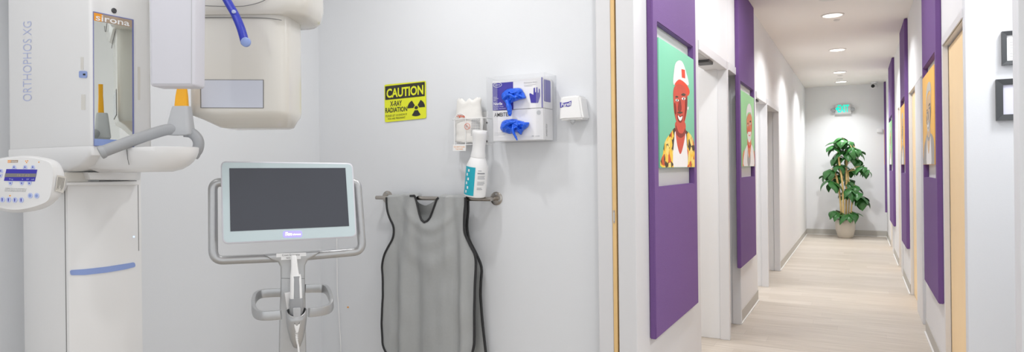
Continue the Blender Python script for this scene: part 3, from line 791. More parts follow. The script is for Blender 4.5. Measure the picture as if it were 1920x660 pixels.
for k in range(2):
    za, zb_ = (z_mid+.001, z_top) if k == 0 else (z_bot+.001, z_mid-.001)
    tb = empty('glove_box', ((x0+x1)/2, Yg+.05, za), ('upper glove box with violet printing, in the clear holder' if k == 0 else 'lower white glove box under the violet one, in the clear holder'), 'glove box', 'glove boxes in the clear holder')
    bm = NB(); box(bm, x0, x1, Yg, YW-.006, za, zb_, .0015, 1); mk('carton', bm, CARTON, tb)
    hh = zb_-za; W = x1-x0
    def rc(bm, u0, u1, v0, v1, l=.0006): box(bm, x0+W*u0, x0+W*u1, Yg-l-.0004, Yg-.0002, za+hh*v0, za+hh*v1)
    def tx(bm, s, u0, u1, v0, v1, bold=0, l=.0012):
        text(bm, s, [(x0+W*u0, Yg, za+hh*v1), (x0+W*u1, Yg, za+hh*v1), (x0+W*u1, Yg, za+hh*v0), (x0+W*u0, Yg, za+hh*v0)], (0, -1, 0), lift=l, bold=bold)
    if k == 0:
        bm = NB(); rc(bm, .0, .42, 0.0, .93); mk('violet_print', bm, CARTONP, tb)
        bm = NB(); rc(bm, .975, 1, 0, 1)
        # glove picture
        gl = [(.76, .38), (.79, .10), (.93, .08), (.97, .3), (.965, .54), (.945, .55), (.94, .42), (.925, .42), (.92, .6), (.895, .6), (.89, .44), (.875, .44), (.87, .6), (.845, .58), (.84, .36), (.80, .40), (.77, .43)]
        prism(bm, [(x0+W*(u-.02), Yg-.0003, za+hh*(v+.08)) for u, v in gl], (0, -.0005, 0))
        mk('glove_print', bm, CARTONP, tb)
        bm = NB(); e_ = [(x0+W*.105+W*.085*math.cos(a*math.pi/12), 0, za+hh*.86+hh*.075*math.sin(a*math.pi/12)) for a in range(25)]
        tube(bm, [(p[0], Yg-.0015, p[2]) for p in e_], .001, 6); mk('oval_ring', bm, PWHITE, tb)
        bm = NB(); tx(bm, 'AMBITEX', .05, .16, .84, .88); mk('badge_lettering', bm, PWHITE, tb, recalc=False); bm = NB(); tx(bm, 'Nitrile', .02, .20, .17, .27, .02); tx(bm, 'Powder Free', .02, .22, .10, .14); tx(bm, 'Society Standard', .02, .26, .02, .07)
        mk('white_lettering', bm, PWHITE, tb, recalc=False); bm = NB(); rc(bm, .02, .09, .44, .45, .0010); rc(bm, .02, .12, .39, .40, .0010); rc(bm, .02, .07, .34, .35, .0010); mk('white_rules', bm, PWHITE, tb)
        bm = NB(); tx(bm, 'Examination Gloves', .64, .90, .84, .88); rc(bm, .64, .88, .78, .785); rc(bm, .64, .8, .74, .745); mk('small_lettering', bm, PRINT, tb, recalc=False)
        bm = NB(); D0 = Yg+.012; D1 = YW-.03
        prism(bm, [(x1+.0003, a_, b_) for a_, b_ in rnd([(D0, za+.03), (D1, za+.03), (D1, zb_-.008), (D0, zb_-.008)], .008)], (.0008, 0, 0)); mk('side_print', bm, CARTONP, tb)
    else:
        bm = NB(); tx(bm, 'AMBITEX', .03, .37, .80, .93, .01); mk('dark_lettering', bm, PRINTD, tb, recalc=False)
        bm = NB(); lathe(bm, [(.011, 0), (.011, .0006)], (x0+W*.92, Yg-.0002, za+hh*.86), (0, -1, 0), 24); mk('recycling_mark', bm, LGPLAS, tb); bm = NB(); rc(bm, .02, .25, .20, .21); rc(bm, .03, .2, .26, .27); mk('left_rules', bm, LGPLAS, tb); bm = NB(); rc(bm, .78, .82, .10, .14); rc(bm, .85, .87, .10, .13); rc(bm, .88, .93, .10, .13); mk('grey_print', bm, LGPLAS, tb)
        bm = NB(); text(bm, 'AMBITEX', [(x1, YW-.085, za+.015), (x1, YW-.085, za+.075), (x1, YW-.07, za+.075), (x1, YW-.07, za+.015)], (1, 0, 0)); mk('side_lettering', bm, PRINTD, tb, recalc=False)
# crumpled gloves pulled from the boxes
def glove(name, pts, lab, seed, tails):
    """crumpled sheet: a puffy shape from a traced outline with creases, plus finger tails"""
    random.seed(seed); cx = sum(p[0] for p in pts)/len(pts); cy = sum(p[1] for p in pts)/len(pts)
    out = smoothp(pts, 9); bm = NB(); NR = 18; rings = []
    Y0 = Yg-.004
    def rid(x, y, f): return (1-abs(noise.noise(V((x*f+seed, y*f*.8, seed*1.7))))*2.6)
    for r_ in range(NR):
        k = 1-r_/NR; ring = []
        for i_, (x, y) in enumerate(out):
            w_ = 1+.05*noise.noise(V((i_*.35, seed, 0)))
            px = cx+(x-cx)*k*w_; py = cy+(y-cy)*k*w_
            h = .030*math.sqrt(max(0, 1-k*k))
            wx = px+5*noise.noise(V((px*.09, py*.09, seed))); wy = py+5*noise.noise(V((px*.09, py*.09, seed+5)))
            f = rid(wx, wy, .11)*.012+rid(wx, wy, .24)*.0065
            ring.append(bm.verts.new(onY(px, py, Y0-h-max(-.02, f)*(1-k**6))))
        rings.append(ring)
    n = len(out)
    for i in range(NR-1):
        for k in range(n): bm.faces.new((rings[i][k], rings[i][(k+1) % n], rings[i+1][(k+1) % n], rings[i+1][k]))
    bm.faces.new(rings[-1])
    for tl in tails:
        P = [onY(x, y, Y0-dd) for x, y, w, dd in tl]; W_ = [w/1215*2.95 for x, y, w, dd in tl]
        sp_ = spline(P, 6); ws = []
        for i in range(len(P)-1): ws += [W_[i]+(W_[i+1]-W_[i])*k/6 for k in range(6)]
        ws.append(W_[-1]); ws = [w*(1+.12*math.sin(i*1.7)) for i, w in enumerate(ws)]
        tube(bm, sp_, ws, 14, sec=(.6,))
    o = mk(name, bm, NITR, smooth=True, sharp=60); center_origin(o); tag(o, lab, 'glove', 'blue gloves hanging from the boxes'); return o
glove('nitrile_glove', [(941, 176), (950, 168), (966, 165), (978, 167), (986, 183), (975, 187), (963, 191), (954, 196), (946, 192), (941, 184)], 'blue nitrile glove hanging out of the upper violet box', 3,
      [[(952, 190, 8, .02), (955, 203, 7.5, .028), (956, 213, 6, .026), (957, 217, 2.5, .022)], [(965, 175, 5, .025), (978, 181, 4, .022), (986, 183, 1.5, .012)], [(944, 186, 4, .02), (956, 178, 5, .035), (968, 186, 4, .03)]])
glove('nitrile_glove', [(938, 238), (943, 227), (953, 224), (964, 223), (975, 226), (985, 229), (992, 230), (990, 238), (981, 245), (977, 253), (968, 248), (957, 251), (948, 249), (941, 246)], 'blue nitrile glove hanging out of the lower white box', 9,
      [[(963, 235, 4, .03), (962, 246, 3.8, .04), (967, 257, 3.2, .034), (970, 263, 1.5, .03)], [(975, 235, 5, .025), (984, 232, 4, .024), (992, 231, 2.4, .014)], [(945, 240, 5, .022), (955, 231, 5, .035), (967, 229, 4, .03)]])

# ------------------------------------------------------------------ sanitiser dispenser
Yd = YW-.075
t = empty('sanitiser_dispenser', (onY(1075, 230, YW).x, YW, onY(1075, 238, YW).z), 'white hand sanitiser dispenser on the wall right of the glove boxes', 'dispenser')
bm = NB()
fq = [(1049.5, 184), (1052, 181.5), (1080, 178), (1087, 180), (1090, 205), (1093.5, 223), (1060, 224.5), (1048, 226)]
P = [onY(x, y, Yd) for x, y in fq]; c = sum(P, V())/len(P)
bk_ = [V((c.x+(p.x-c.x)*1.0+.006, YW, c.z+(p.z-c.z)*1.0)) for p in P]
a = [bm.verts.new(p) for p in P]; b = [bm.verts.new(p) for p in bk_]
bm.faces.new(a); bm.faces.new(b[::-1])
for k in range(len(P)): bm.faces.new((a[k], b[k], b[(k+1) % len(P)], a[(k+1) % len(P)]))
bmesh.ops.recalc_face_normals(bm, faces=bm.faces); bmesh.ops.bevel(bm, geom=list(bm.edges), offset=.008, segments=3, affect='EDGES')
mk('cover', bm, WPLAS, t, smooth=True)
bm = NB(); q0 = onY(1066, 190, YW); q1 = onY(1090, 226, YW); box(bm, q0.x, q1.x, YW-.02, YW+.0005, q1.z, q0.z); mk('back_plate', bm, WPLAS, t)
bm = NB(); p = onY(1074, 227, YW-.05); lathe(bm, [(.012, .01), (.012, -.006), (.006, -.012), (.004, -.016)], p, seg=16); mk('nozzle', bm, LGPLAS, t, smooth=True)
pl2 = pY(Yd-.0005); bm = NB(); patch(bm, pl2, [(1050, 191.5), (1056, 193), (1064, 191.5), (1071.5, 188.8), (1070.5, 198), (1066, 200), (1058, 199.5), (1050.5, 202.5)], th=.001, n=N); mk('blue_flag', bm, CARTONP, t)
bm = NB(); textp(bm, 'Purell', pl2, [(1052.5, 193.3), (1070, 191), (1070, 197.5), (1052.5, 200.5)], N, bold=.02, lift=.0012); mk('lettering', bm, PWHITE, t, recalc=False)

# ------------------------------------------------------------------ wipes pack in a wire rack
Yw = YW-.068
pl = pY(Yw+.02)
a0 = pl(852, 230); a1 = pl(906, 230); cxw = (a0.x+a1.x)/2; rw = (a1.x-a0.x)/2*.98
zt_ = pl(880, 190).z; zl_ = onY(880, 267, Yw+.02).z
t = empty('wipes_pack', (cxw, Yw+.034, zl_), 'white soft pack of wipes held in the wire rack', 'wipes pack')
bm = NB(); SEG = 40; rings = []
for j in range(25):
    h = j/24; z = zl_+(zt_-zl_)*h; ring = []
    for k in range(SEG):
        an = 2*math.pi*k/SEG
        e = 1-.10*h-.04*math.sin(h*9)+.07*noise.noise(V((math.cos(an)*1.5, math.sin(an)*1.5, h*9)))*(.4+h)
        if j in (0,): e *= .9
        zz = z+(.016*noise.noise(V((math.cos(an)*2, math.sin(an)*2, 7)))+.016*abs(math.cos(an)) if j >= 21 else 0)
        if j >= 23: e *= (.97 if j == 23 else .86)
        ring.append(bm.verts.new((cxw+rw*e*math.cos(an), Yw+.024+.03*e*math.sin(an), zz)))
    rings.append(ring)
for j in range(24):
    for k in range(SEG): bm.faces.new((rings[j][k], rings[j][(k+1) % SEG], rings[j+1][(k+1) % SEG], rings[j+1][k]))
bm.faces.new(rings[0][::-1])
cc = bm.verts.new((cxw, Yw+.024, zt_-.02))
for k in range(SEG): bm.faces.new((rings[-1][k], rings[-1][(k+1) % SEG], cc))
mk('wrap', bm, WSOFT, t, smooth=True, sharp=70)
def wsurf(px, py, out=.0015):
    """point on the pack's curved front seen at px,py"""
    x = onY(px, py, Yw).x; u = max(-.95, min(.95, (x-cxw)/rw)); y = Yw+.024-.03*math.sqrt(1-u*u)*1.03-out-.003
    p = onY(px, py, y); return p
def wquad(bm, pts): bm.faces.new([bm.verts.new(wsurf(*p)) for p in pts])
def wtext(bm, s, q, bold=0):
    vs, fs = text_bm(s, bold); (ax_, ay), (bx, by), (cx_, cy_), (dx, dy) = q; a = []
    for u, v in vs:
        px = (dx*(1-u)+cx_*u)*(1-v)+(ax_*(1-u)+bx*u)*v; py = (dy*(1-u)+cy_*u)*(1-v)+(ay*(1-u)+by*u)*v
        a.append(bm.verts.new(wsurf(px, py, .003)))
    for f in fs:
        try: bm.faces.new([a[i] for i in f])
        except ValueError: pass
bm = NB(); wtext(bm, 'ope', [(855, 215), (872, 217), (871, 222.5), (854, 220)], .02)
mk('red_lettering', bm, PRINTR, t, recalc=False); bm = NB(); R8 = [wsurf(876+5*math.cos(k*math.pi/12), 237+5.6*math.sin(k*math.pi/12), .003) for k in range(25)]; tube(bm, R8, .0011, 6)
tube(bm, [wsurf(873, 233, .003), wsurf(880, 241, .003)], .001, 6)
mk('red_print', bm, PRINTR, t, recalc=False)
bm = NB()
for j in range(13):
    yy = 221+j*2.6
    for k_ in range(4):
        xx = 884+k_*4.2-(j*.12); wquad(bm, [(xx, yy+1), (xx+3.9, yy+.6), (xx+3.9, yy+1.6), (xx, yy+2)])
mk('small_print', bm, PRINT, t, recalc=False); bm = NB(); wtext(bm, 'H', [(873.5, 234.5), (876, 234.5), (876, 239), (873.5, 239)])
mk('symbol_letter', bm, PRINT, t, recalc=False)
t = empty('wire_rack', (cxw, YW, zl_-.02), 'white wire wall rack holding the wipes, left of the glove boxes', 'rack')
bm = NB(); yr = Yw-.006
for py_ in (224, 272):
    c0 = onY(852, py_, yr); c1 = onY(905, py_-1, yr); tube(bm, spline([V((c0.x-.012, YW-.004, c0.z)), V((c0.x-.012, yr+.03, c0.z)), V((c0.x, yr, c0.z)), V((c1.x, yr, c0.z)), V((c1.x+.012, yr+.03, c0.z)), V((c1.x+.012, YW-.004, c0.z))], 6), .0022, 8)
for px_ in (852, 873, 904):
    tube(bm, [onY(px_, 222, yr-.002), onY(px_, 273, yr-.002)], .0022, 8)
tube(bm, spline([onY(852, 224, yr-.004), onY(856, 216, yr-.004), onY(864, 213, yr-.004), onY(871, 217, yr-.004), onY(873, 224, yr-.004)], 5), .0022, 8)
for k in range(5):
    x = cxw-rw*.8+rw*.4*k; tube(bm, [(x, yr, zl_-.003), (x, YW-.004, zl_-.003)], .0018, 6)
mk('wires', bm, WPLAS, t, smooth=True)
bm = NB(); q0 = onY(905, 210, YW-.003); q1 = onY(916, 270, YW-.003); box(bm, q0.x-.03, q1.x, YW-.003, YW, q1.z, q0.z, .001, 1); bp = mk('back_plate', bm, WPLAS, t)
for py_ in (230, 265):
    bm = NB(); lathe(bm, [(.005, 0), (.005, .003), (.002, .004)], onY(913.5, py_, YW-.003), (0, -1, 0), 14); mk('screw', bm, DGREY, bp)
bm = NB(); q = [onY(*p_, yr-.006) for p_ in ((849, 271.5), (873.5, 271.5), (873.5, 283), (849, 283))]; prism(bm, q, (0, .002, 0)); pt_ = mk('price_tag', bm, WPLAS, t)
bm = NB(); textp(bm, 'DO NOT FLUSH', pY(yr-.006), [(851, 274), (871.5, 274), (871.5, 277), (851, 277)], N); textp(bm, 'THIS WIPE', pY(yr-.006), [(854, 278.5), (868, 278.5), (868, 281), (854, 281)], N); mk('tag_print', bm, ORANGE, pt_, recalc=False)

# ------------------------------------------------------------------ scanner stand with monitor
th = math.radians(49)
nm_ = V((math.sin(th), -math.cos(th), .10)).normalized()
M0 = onD(548, 400, 2.33); PM = plane(M0, nm_); PMB = plane(M0-nm_*.035, nm_); hn = V((nm_.x, nm_.y, 0)).normalized()
Mv = onD(548, 480, 2.36); PV = plane(Mv, hn)
t = empty('scanner_stand', (Mv.x-hn.x*.04, Mv.y-hn.y*.04, 0), 'silver scanner stand with a dark monitor in a tubular frame', 'scanner stand')
SS = t
ob = rnd([(413.5, 302), (662, 305.5), (669.5, 445), (416.5, 458.5)], [11, 11, 12, 13], 7)
bm = NB(); prism(bm, [PM(*p) for p in ob], -nm_*.030, .005, 3); mon = mk('monitor', bm, COOLW, t, smooth=True, sharp=50)
ib = rnd([(416, 304.5), (659.5, 308), (666.5, 442.5), (419.5, 455)], [9, 9, 10, 11], 7)
bm = NB(); patch(bm, PM, ib, th=.0015, n=nm_); mk('bezel', bm, BEZEL, mon)
bm = NB(); patch(bm, PM, [(430, 315.5), (647.5, 315), (654.5, 424), (432, 434)], th=.001, lift=.0016, n=nm_); mk('screen', bm, SCREEN, mon)
bm = NB(); patch(bm, PM, rnd([(531, 433.5), (566, 433), (566, 444.5), (531, 445.5)], 4), th=.0006, lift=.0016, n=nm_); lg = mk('logo_glow', bm, GLOW, mon)
bm = NB(); textp(bm, 'iTero', PM, [(535, 435.5), (547.5, 435.2), (547.5, 441.5), (535, 442)], nm_, bold=.02, lift=.0024); textp(bm, 'element', PM, [(549, 437.6), (564, 437), (564, 440.6), (549, 441.2)], nm_, lift=.0024); mk('logo_lettering', bm, GLOWW, mon, recalc=False)
# mount behind the monitor
bm = NB(); c0 = PM(545, 395)-nm_*.03; prism(bm, [c0+V((-.05*hn.y, .05*hn.x, 0))*a_+V((0, 0, .05))*b_ for a_, b_ in ((-1, -1), (1, -1), (1, 1), (-1, 1))], -nm_*.03, .004, 2); mk('monitor_mount', bm, SILV, t)
# tubular frame
PF = plane(Mv-hn*.015, hn)
fp = [(430, 342), (416, 342.5), (408, 344), (401, 351), (399, 364), (399.5, 466), (402, 478), (411, 486.5), (424, 488.5), (470, 486.5), (520, 484), (548, 482.5), (580, 480.5), (630, 476), (655, 473), (668, 469), (676, 460), (678, 448), (671, 355), (667, 345), (658, 341.5), (645, 341.5)]
bm = NB(); fp = rnd([(430, 342), (399, 342), (399.8, 488.5), (548, 482.5), (679.5, 471), (669.5, 340.5), (645, 341.5)], [0, 15, 20, 30, 18, 13, 0], 9); tube(bm, [PF(*p) for p in fp], .0158, 16, upv=hn); mk('frame_tube', bm, SILV, t, smooth=True)
bm = NB(); a_ = PF(500, 342)-hn*.02; tube(bm, [PF(430, 342), PF(548, 342)-hn*.02, PF(645, 341.5)], .012, 12); mk('cross_bar', bm, SILV, t, smooth=True)
# mast
def down(px, py, z): p = PV(px, py); return V((p.x, p.y, z))
mp_ = [(497, 478), (600, 471), (590, 480), (577, 487), (572, 497), (571.5, 520), (572.5, 560), (573, 600), (574, 660)]
ml = [(523, 660), (524, 600), (525.5, 560), (526.5, 520), (526, 500), (521, 491), (510, 488)]
pts = [PV(*p) for p in mp_]+[down(574, 660, .07), down(523, 660, .07)]+[PV(*p) for p in ml]
bm = NB(); prism(bm, [p+hn*.012 for p in pts], -hn*.05, .007, 3, allb=False); mk('mast', bm, SILV, t, smooth=True, sharp=35)
bm = NB(); s0 = PV(527, 520.5)+hn*.0125; s1 = PV(571, 521)+hn*.0125; prism(bm, [s0, s1, s1-V((0, 0, .0016)), s0-V((0, 0, .0016))], hn*.0004); mk('mast_seam', bm, SEAM, t)
bm = NB(); b0 = Mv-hn*.02; b0.z = 0
lathe(bm, [(.06, .035), (.06, .075), (.045, .085)], b0, seg=24)
for k in range(5):
    an = math.radians(72*k+20); e_ = b0+V((math.cos(an), math.sin(an), 0))*.26
    tube(bm, [b0+V((0, 0, .06)), (b0+e_)/2+V((0, 0, .055)), e_+V((0, 0, .048))], [.022, .018, .014], 12)
base_ = mk('base', bm, SILV, t, smooth=True)
for k in range(5):
    an = math.radians(72*k+20); e_ = b0+V((math.cos(an), math.sin(an), 0))*.26
    bm = NB(); lathe(bm, [(.018, -.014), (.022, -.012), (.022, .012), (.018, .014)], e_+V((0, 0, .022)), (math.sin(an), -math.cos(an), 0), 18); mk('caster', bm, BLACK, base_, smooth=True)
# side handles: flat bars bent in a U
hd = 2.36
def hpath(pts): return spline([onD(x, y, d) for x, y, d in pts], 6)
bm = NB(); tube(bm, hpath([(528, 548.5, 2.36), (510, 549, 2.36), (490, 551, 2.35), (480, 556, 2.32), (475.5, 566, 2.27), (476, 580, 2.21), (482, 589, 2.18), (493, 592, 2.16), (510, 591.5, 2.16), (527, 590, 2.16)]), 1, sec=(.0065, .0155), upv=(0, 0, 1)); mk('side_handle', bm, SILV, t, smooth=True, sharp=35)
bm = NB(); tube(bm, hpath([(572, 541, 2.40), (590, 540.5, 2.42), (606, 541, 2.43), (614, 545, 2.40), (619, 555, 2.35), (622, 566, 2.30), (620, 575, 2.27), (612, 581, 2.24), (598, 584, 2.21), (579, 586, 2.18)]), 1, sec=(.0065, .0155), upv=(0, 0, 1)); mk('side_handle', bm, SILV, t, smooth=True, sharp=35)
# sticky label
PVf = plane(Mv+hn*.0135, hn)
bm = NB(); patch(bm, PVf, [(518, 475.5), (574, 473.5), (574, 480), (518, 482.5)], th=.0006, n=hn); patch(bm, PVf, [(527, 481), (564, 479), (564, 485.5), (527, 487.5)], th=.0005, n=hn); lb = mk('paper_label', bm, WPLAS, t)
bm = NB(); textp(bm, 'Crown Geometrics', PVf, [(529, 476.8), (562, 475.4), (562, 479), (529, 480.4)], hn, lift=.0008); textp(bm, 'NO 1', PVf, [(537, 482.2), (547, 481.7), (547, 485), (537, 485.5)], hn, lift=.0008); mk('label_print', bm, PRINTD, lb, recalc=False)
# cradle: pointed half cup
PC = plane(Mv+hn*.05, hn)
cax = PC(556, 600)
bm = NB()
cr_prof = [(.004, -.100), (.012, -.095), (.022, -.07), (.031, -.03), (.035, .0), (.036, .035)]
lt = V((-hn.y, hn.x, 0))
rings = []
for in_ in (0, 1):
    for (r_, h_) in (cr_prof if not in_ else cr_prof[::-1]):
        r3 = max(.001, r_-(.004*in_)); ring = []
        for k in range(24):
            an = 2*math.pi*k/24
            hz_ = h_+(.004*in_)
            if h_ > .03: hz_ += -.022*max(0, math.cos(an))
            ring.append(bm.verts.new(cax+lt*math.sin(an)*r3+hn*math.cos(an)*r3*.85+V((0, 0, hz_))))
        rings.append(ring)
for j in range(len(rings)-1):
    for k in range(24): bm.faces.new((rings[j][k], rings[j][(k+1) % 24], rings[j+1][(k+1) % 24], rings[j+1][k]))
bm.faces.new(rings[0][::-1])
mk('cradle', bm, SILV, t, smooth=True, sharp=50)
bm = NB(); prism(bm, [PV(533, 547)+hn*.012, PV(545, 545)+hn*.012, PV(556, 600)+hn*.012, PV(540, 590)+hn*.012], hn*.02, .002, 1); mk('cradle_bracket', bm, WPLAS, t)

# scanner wand in the cradle
def ov(bm, px_list):
    """stack of rounded-rectangle sections: (px,py,halfwidth px,d, halfdepth)"""
    rings = []
    for (px, py, hw, hdp) in px_list:
        c = PC(px, py); w = hw/1215*2.3
        ring = []
        for (a_, b_) in rnd([(-w, -hdp), (w, -hdp), (w, hdp), (-w, hdp)], min(w, hdp)*.6, 3): ring.append(bm.verts.new(c+lt*a_*-1+hn*b_))
        rings.append(ring)
    m = len(rings[0])
    for j in range(len(rings)-1):
        for k in range(m): bm.faces.new((rings[j][k], rings[j][(k+1) % m], rings[j+1][(k+1) % m], rings[j+1][k]))
    bm.faces.new(rings[0][::-1]); bm.faces.new(rings[-1])
p = PC(556, 612)
t = empty('scanner_wand', p, 'white handheld scanner wand standing in the silver cradle', 'scanner wand')
bm = NB(); ov(bm, [(550.5, 478.5, 4.2, .008), (551, 482, 5.2, .010), (552, 500, 6.0, .011), (552.5, 515, 7.8, .013)]); mk('sleeve_tip', bm, WPLAS, t, smooth=True)
bm = NB(); ov(bm, [(554, 515, 9.5, .014), (554.5, 522, 10, .017), (555, 545, 10.8, .018), (555, 559, 11.3, .018)]); mk('wand_body', bm, WPLAS, t, smooth=True)
bm = NB(); ov(bm, [(555.6, 517, 5.8, .0176), (555.8, 535, 6.2, .0190), (556, 558, 6.8, .0196)]); mk('grip_strip', bm, GPLAS, t, smooth=True)
bm = NB(); ov(bm, [(555, 558.5, 11.6, .019), (555.5, 570, 13.2, .020), (556, 578, 13, .019), (556, 590, 10, .015)]); mk('collar', bm, GPLAS, t, smooth=True)
PC2 = plane(Mv+hn*.078, hn)
bm = NB(); prism(bm, [PC2(*q) for q in rnd([(549, 578), (564, 577.5), (563.5, 602), (550.5, 602)], 3)], -hn*.02, .002, 2); mk('plug', bm, LGPLAS, t, smooth=True)
bm = NB(); prism(bm, [PC2(*q) for q in rnd([(550, 602), (564, 601), (562, 612), (559, 624), (555, 624), (552, 613)], 1.5)], -hn*.015, .002, 2); cn = mk('connector', bm, WPLAS, t, smooth=True)
bm = NB(); textp(bm, '=====', PC2, [(551.5, 604.5), (562.5, 604), (562.5, 607), (551.5, 607.5)], hn, bold=.02); mk('connector_print', bm, PRINTD, cn, recalc=False)
g0 = PC2(556.5, 622)-hn*.008
pth = [g0, PC2(556, 634)-hn*.008, PC2(558, 645)-hn*.008, PC2(560, 658)-hn*.01]; e1 = pth[-1]
pth += [V((e1.x+.01, e1.y, e1.z-.15)), V((e1.x-.01, e1.y-.02, .22)), V((e1.x-.03, e1.y-.03, .12))]
bm = NB(); tube(bm, spline(pth, 6), .0032, 8)
for k in range(5):
    c = PC2(556.3+k*.2, 624+k*3.4)-hn*.008; lathe(bm, [(.0032, -.002), (.0065-.0006*k, -.001), (.0065-.0006*k, .001), (.0032, .002)], c, (.0, 0, 1), 12)
mk('cable', bm, WPLAS, t, smooth=True)

# loose thin cable hanging down behind the stand
YK = YW-.012
cp_ = [(631, 415), (631.5, 460), (632, 500), (632.5, 545), (635, 580), (636.5, 610), (638.5, 640), (639, 662)]
P = [onY(x, y, YK) for x, y in cp_]; P += [V((P[-1].x, YK, .25)), V((P[-1].x+.02, YK-.01, .006))]
bm = NB(); tube(bm, spline(P, 6), .0026, 8); tag(center_origin(mk('power_cable', bm, WPLAS, smooth=True)), 'thin white cable hanging down the back wall behind the monitor', 'cable')
bm = NB(); p = onY(652.5, 576, YW-.002); lathe(bm, [(.005, 0), (.004, .003)], p, (0, -1, 0), 12); tag(center_origin(mk('wall_plug', bm, ORANGE)), 'tiny orange plug in the wall between the stand and the apron', 'wall plug')

# ------------------------------------------------------------------ dental x-ray machine
XM = -2.15; Y0 = 1.19
MA = empty('dental_xray_machine', (-2.45, 1.33, 0), 'large white panoramic dental x-ray machine at the left wall', 'x-ray machine')
def sblock(bm, x0, x1, y0, y1, z0, z1, r=.02, seg=4):
    b = bmesh.new(); bmesh.ops.create_cube(b, size=1)
    for v in b.verts: v.co = V(((x0+x1)/2+v.co.x*(x1-x0), (y0+y1)/2+v.co.y*(y1-y0), (z0+z1)/2+v.co.z*(z1-z0)))
    bmesh.ops.bevel(b, geom=list(b.edges), offset=r, segments=seg, profile=.5, affect='EDGES'); join(bm, b)
# column
xc0 = onY(42, 400, 1.205).x; xc1 = onY(127, 400, 1.205).x; yc1 = onX(266, 400, xc1).y
bm = NB(); sblock(bm, xc0, xc1, 1.205, yc1, .02, 2.3, .006, 2); column = mk('column', bm, WHITE, MA, smooth=True)
bm = NB(); sblock(bm, xc0-.05, xc1+.1, 1.15, yc1+.05, 0, .025, .006, 2); mk('floor_plate', bm, GPLAS, MA, smooth=True)
bm = NB(); box(bm, XW, xc0+.01, 1.26, yc1-.06, 1.9, 2.1); mk('wall_bracket', bm, GPLAS, MA)
bm = NB(); px1 = onY(131, 400, 1.205).x
box(bm, xc1-.016, xc1-.014, 1.2035, 1.2055, .03, onY(131, 345, 1.205).z)
q0 = onX(259, 400, xc1).y; box(bm, xc1-.0005, xc1+.001, q0, q0+.0015, onX(262, 470, xc1).z-.0, onX(262, 345, xc1).z)
mk('cover_seam', bm, SEAM, column)
# blue accent stripe on the column (flat curved mark)
plc = pX(xc1+.0005)
sp_t = [(131, 506.5), (160, 504.5), (200, 500), (235, 494.5), (252, 491.5)]; sp_b = [(254, 500), (235, 505), (200, 511), (160, 515.5), (132, 516)]
bm = NB(); patch(bm, plc, rnd(sp_t+sp_b, 3.5, 4), th=.002, n=(1, 0, 0)); mk('accent_stripe', bm, PBLUE, column)
bm = NB(); lathe(bm, [(.003, 0), (.003, .001)], plc(251, 444), (1, 0, 0), 12); mk('indicator_light', bm, mat('led_blue', (190, 215, 255), .3, emit=1.0), column)
# carriage
xk0 = onY(12, 200, Y0).x; xk1 = onY(172, 200, Y0).x; yk1 = onX(286, 150, XM).y; zk = onY(90, 277, Y0).z; zkt = 2.25
XM2 = XM
bm = NB()
outl = rnd([(xk0, Y0), (XM, Y0), (XM, yk1), (xk0, yk1)], [.03, .012, .02, .02], 5)
prism(bm, [(x, y, zk) for x, y in outl], (0, 0, zkt-zk), .003, 2); carr = mk('carriage', bm, WHITE, MA, smooth=True, sharp=40)
# mirror unit
pm = pX(XM+.0002); NX = V((1, 0, 0))
bm = NB(); patch(bm, pm, [(174.2, 21.5), (249.2, 37), (250.3, 276), (175.5, 273.8)], th=.004, n=NX); mir = mk('mirror_frame', bm, mat('mirror_frame_blue', (118, 124, 176), .35, var=.02), carr)
pm2 = pX(XM+.0045)
bm = NB(); patch(bm, pm2, [(176, 38.5), (247.3, 52), (248, 274), (176.9, 261.5)], th=.001, n=NX); mk('mirror_glass', bm, MIRROR, mir)
bm = NB(); patch(bm, pm2, [(176, 23.5), (191.5, 26.6), (191.5, 41), (176, 38.5)], th=.001, n=NX); mk('orange_block', bm, ORANGE, mir)
bm = NB(); patch(bm, pm2, [(191.5, 26.6), (247.3, 38), (247.3, 52), (191.5, 41)], th=.001, n=NX); mk('tan_band', bm, TAN, mir)
bm = NB(); patch(bm, pm2, [(176.9, 260), (248.4, 263.5), (248.4, 275.3), (176.9, 273)], th=.0016, n=NX); mk('blue_band', bm, PBLUE, mir)
bm = NB(); textp(bm, 'sirona', pm2, [(179, 26.5), (242.5, 39), (242.5, 49.5), (179, 38)], NX, bold=.012, lift=.0012); mk('lettering', bm, PWHITE, mir, recalc=False)
bm = NB(); p = pm(213.5, 20); lathe(bm, [(.0085, 0), (.0085, .002), (.006, .004), (.005, .003)], p, NX, 20); mk('locking_screw', bm, DGREY, carr, smooth=True)
bm = NB()
patch(bm, pX(XM+.0002), rnd([(258, 125), (262.5, 125.5), (262.5, 188), (258.5, 187)], 1.5), th=.0006, n=NX); mk('slot_cover', bm, CREAM, carr)
py_f = pY(Y0-.0003); NY = V((0, -1, 0))
bm = NB(); patch(bm, py_f, rnd([(149, 133), (163.5, 133.2), (163.5, 146.5), (149, 146)], 3), th=.002, n=NY); kk = mk('port_cover', bm, PBLUE, carr)
bm = NB(); patch(bm, pY(Y0-.0024), [(156, 138), (160, 138), (160, 141.3), (156, 141.3)], th=.001, n=NY); mk('port', bm, BLACK, kk)
bm = NB(); patch(bm, py_f, rnd([(151.5, 107), (156.5, 107), (156.5, 131), (151.5, 131)], 1.5), th=.0006, n=NY); patch(bm, py_f, rnd([(152.5, 177), (160, 177), (160, 206), (152.5, 206)], 1.5), th=.0006, n=NY); mk('slot_cover', bm, CREAM, carr)
bm = NB()  # vertical lettering, read bottom to top
textp(bm, 'ORTHOPHOS XG', py_f, [(43, 190), (43.5, 40.5), (59, 40), (59.5, 189.5)], NY, lift=.0004, bold=-.012); mk('vertical_lettering', bm, mat('lettering_blue', (184, 192, 228), .4, var=.02), carr, recalc=False)
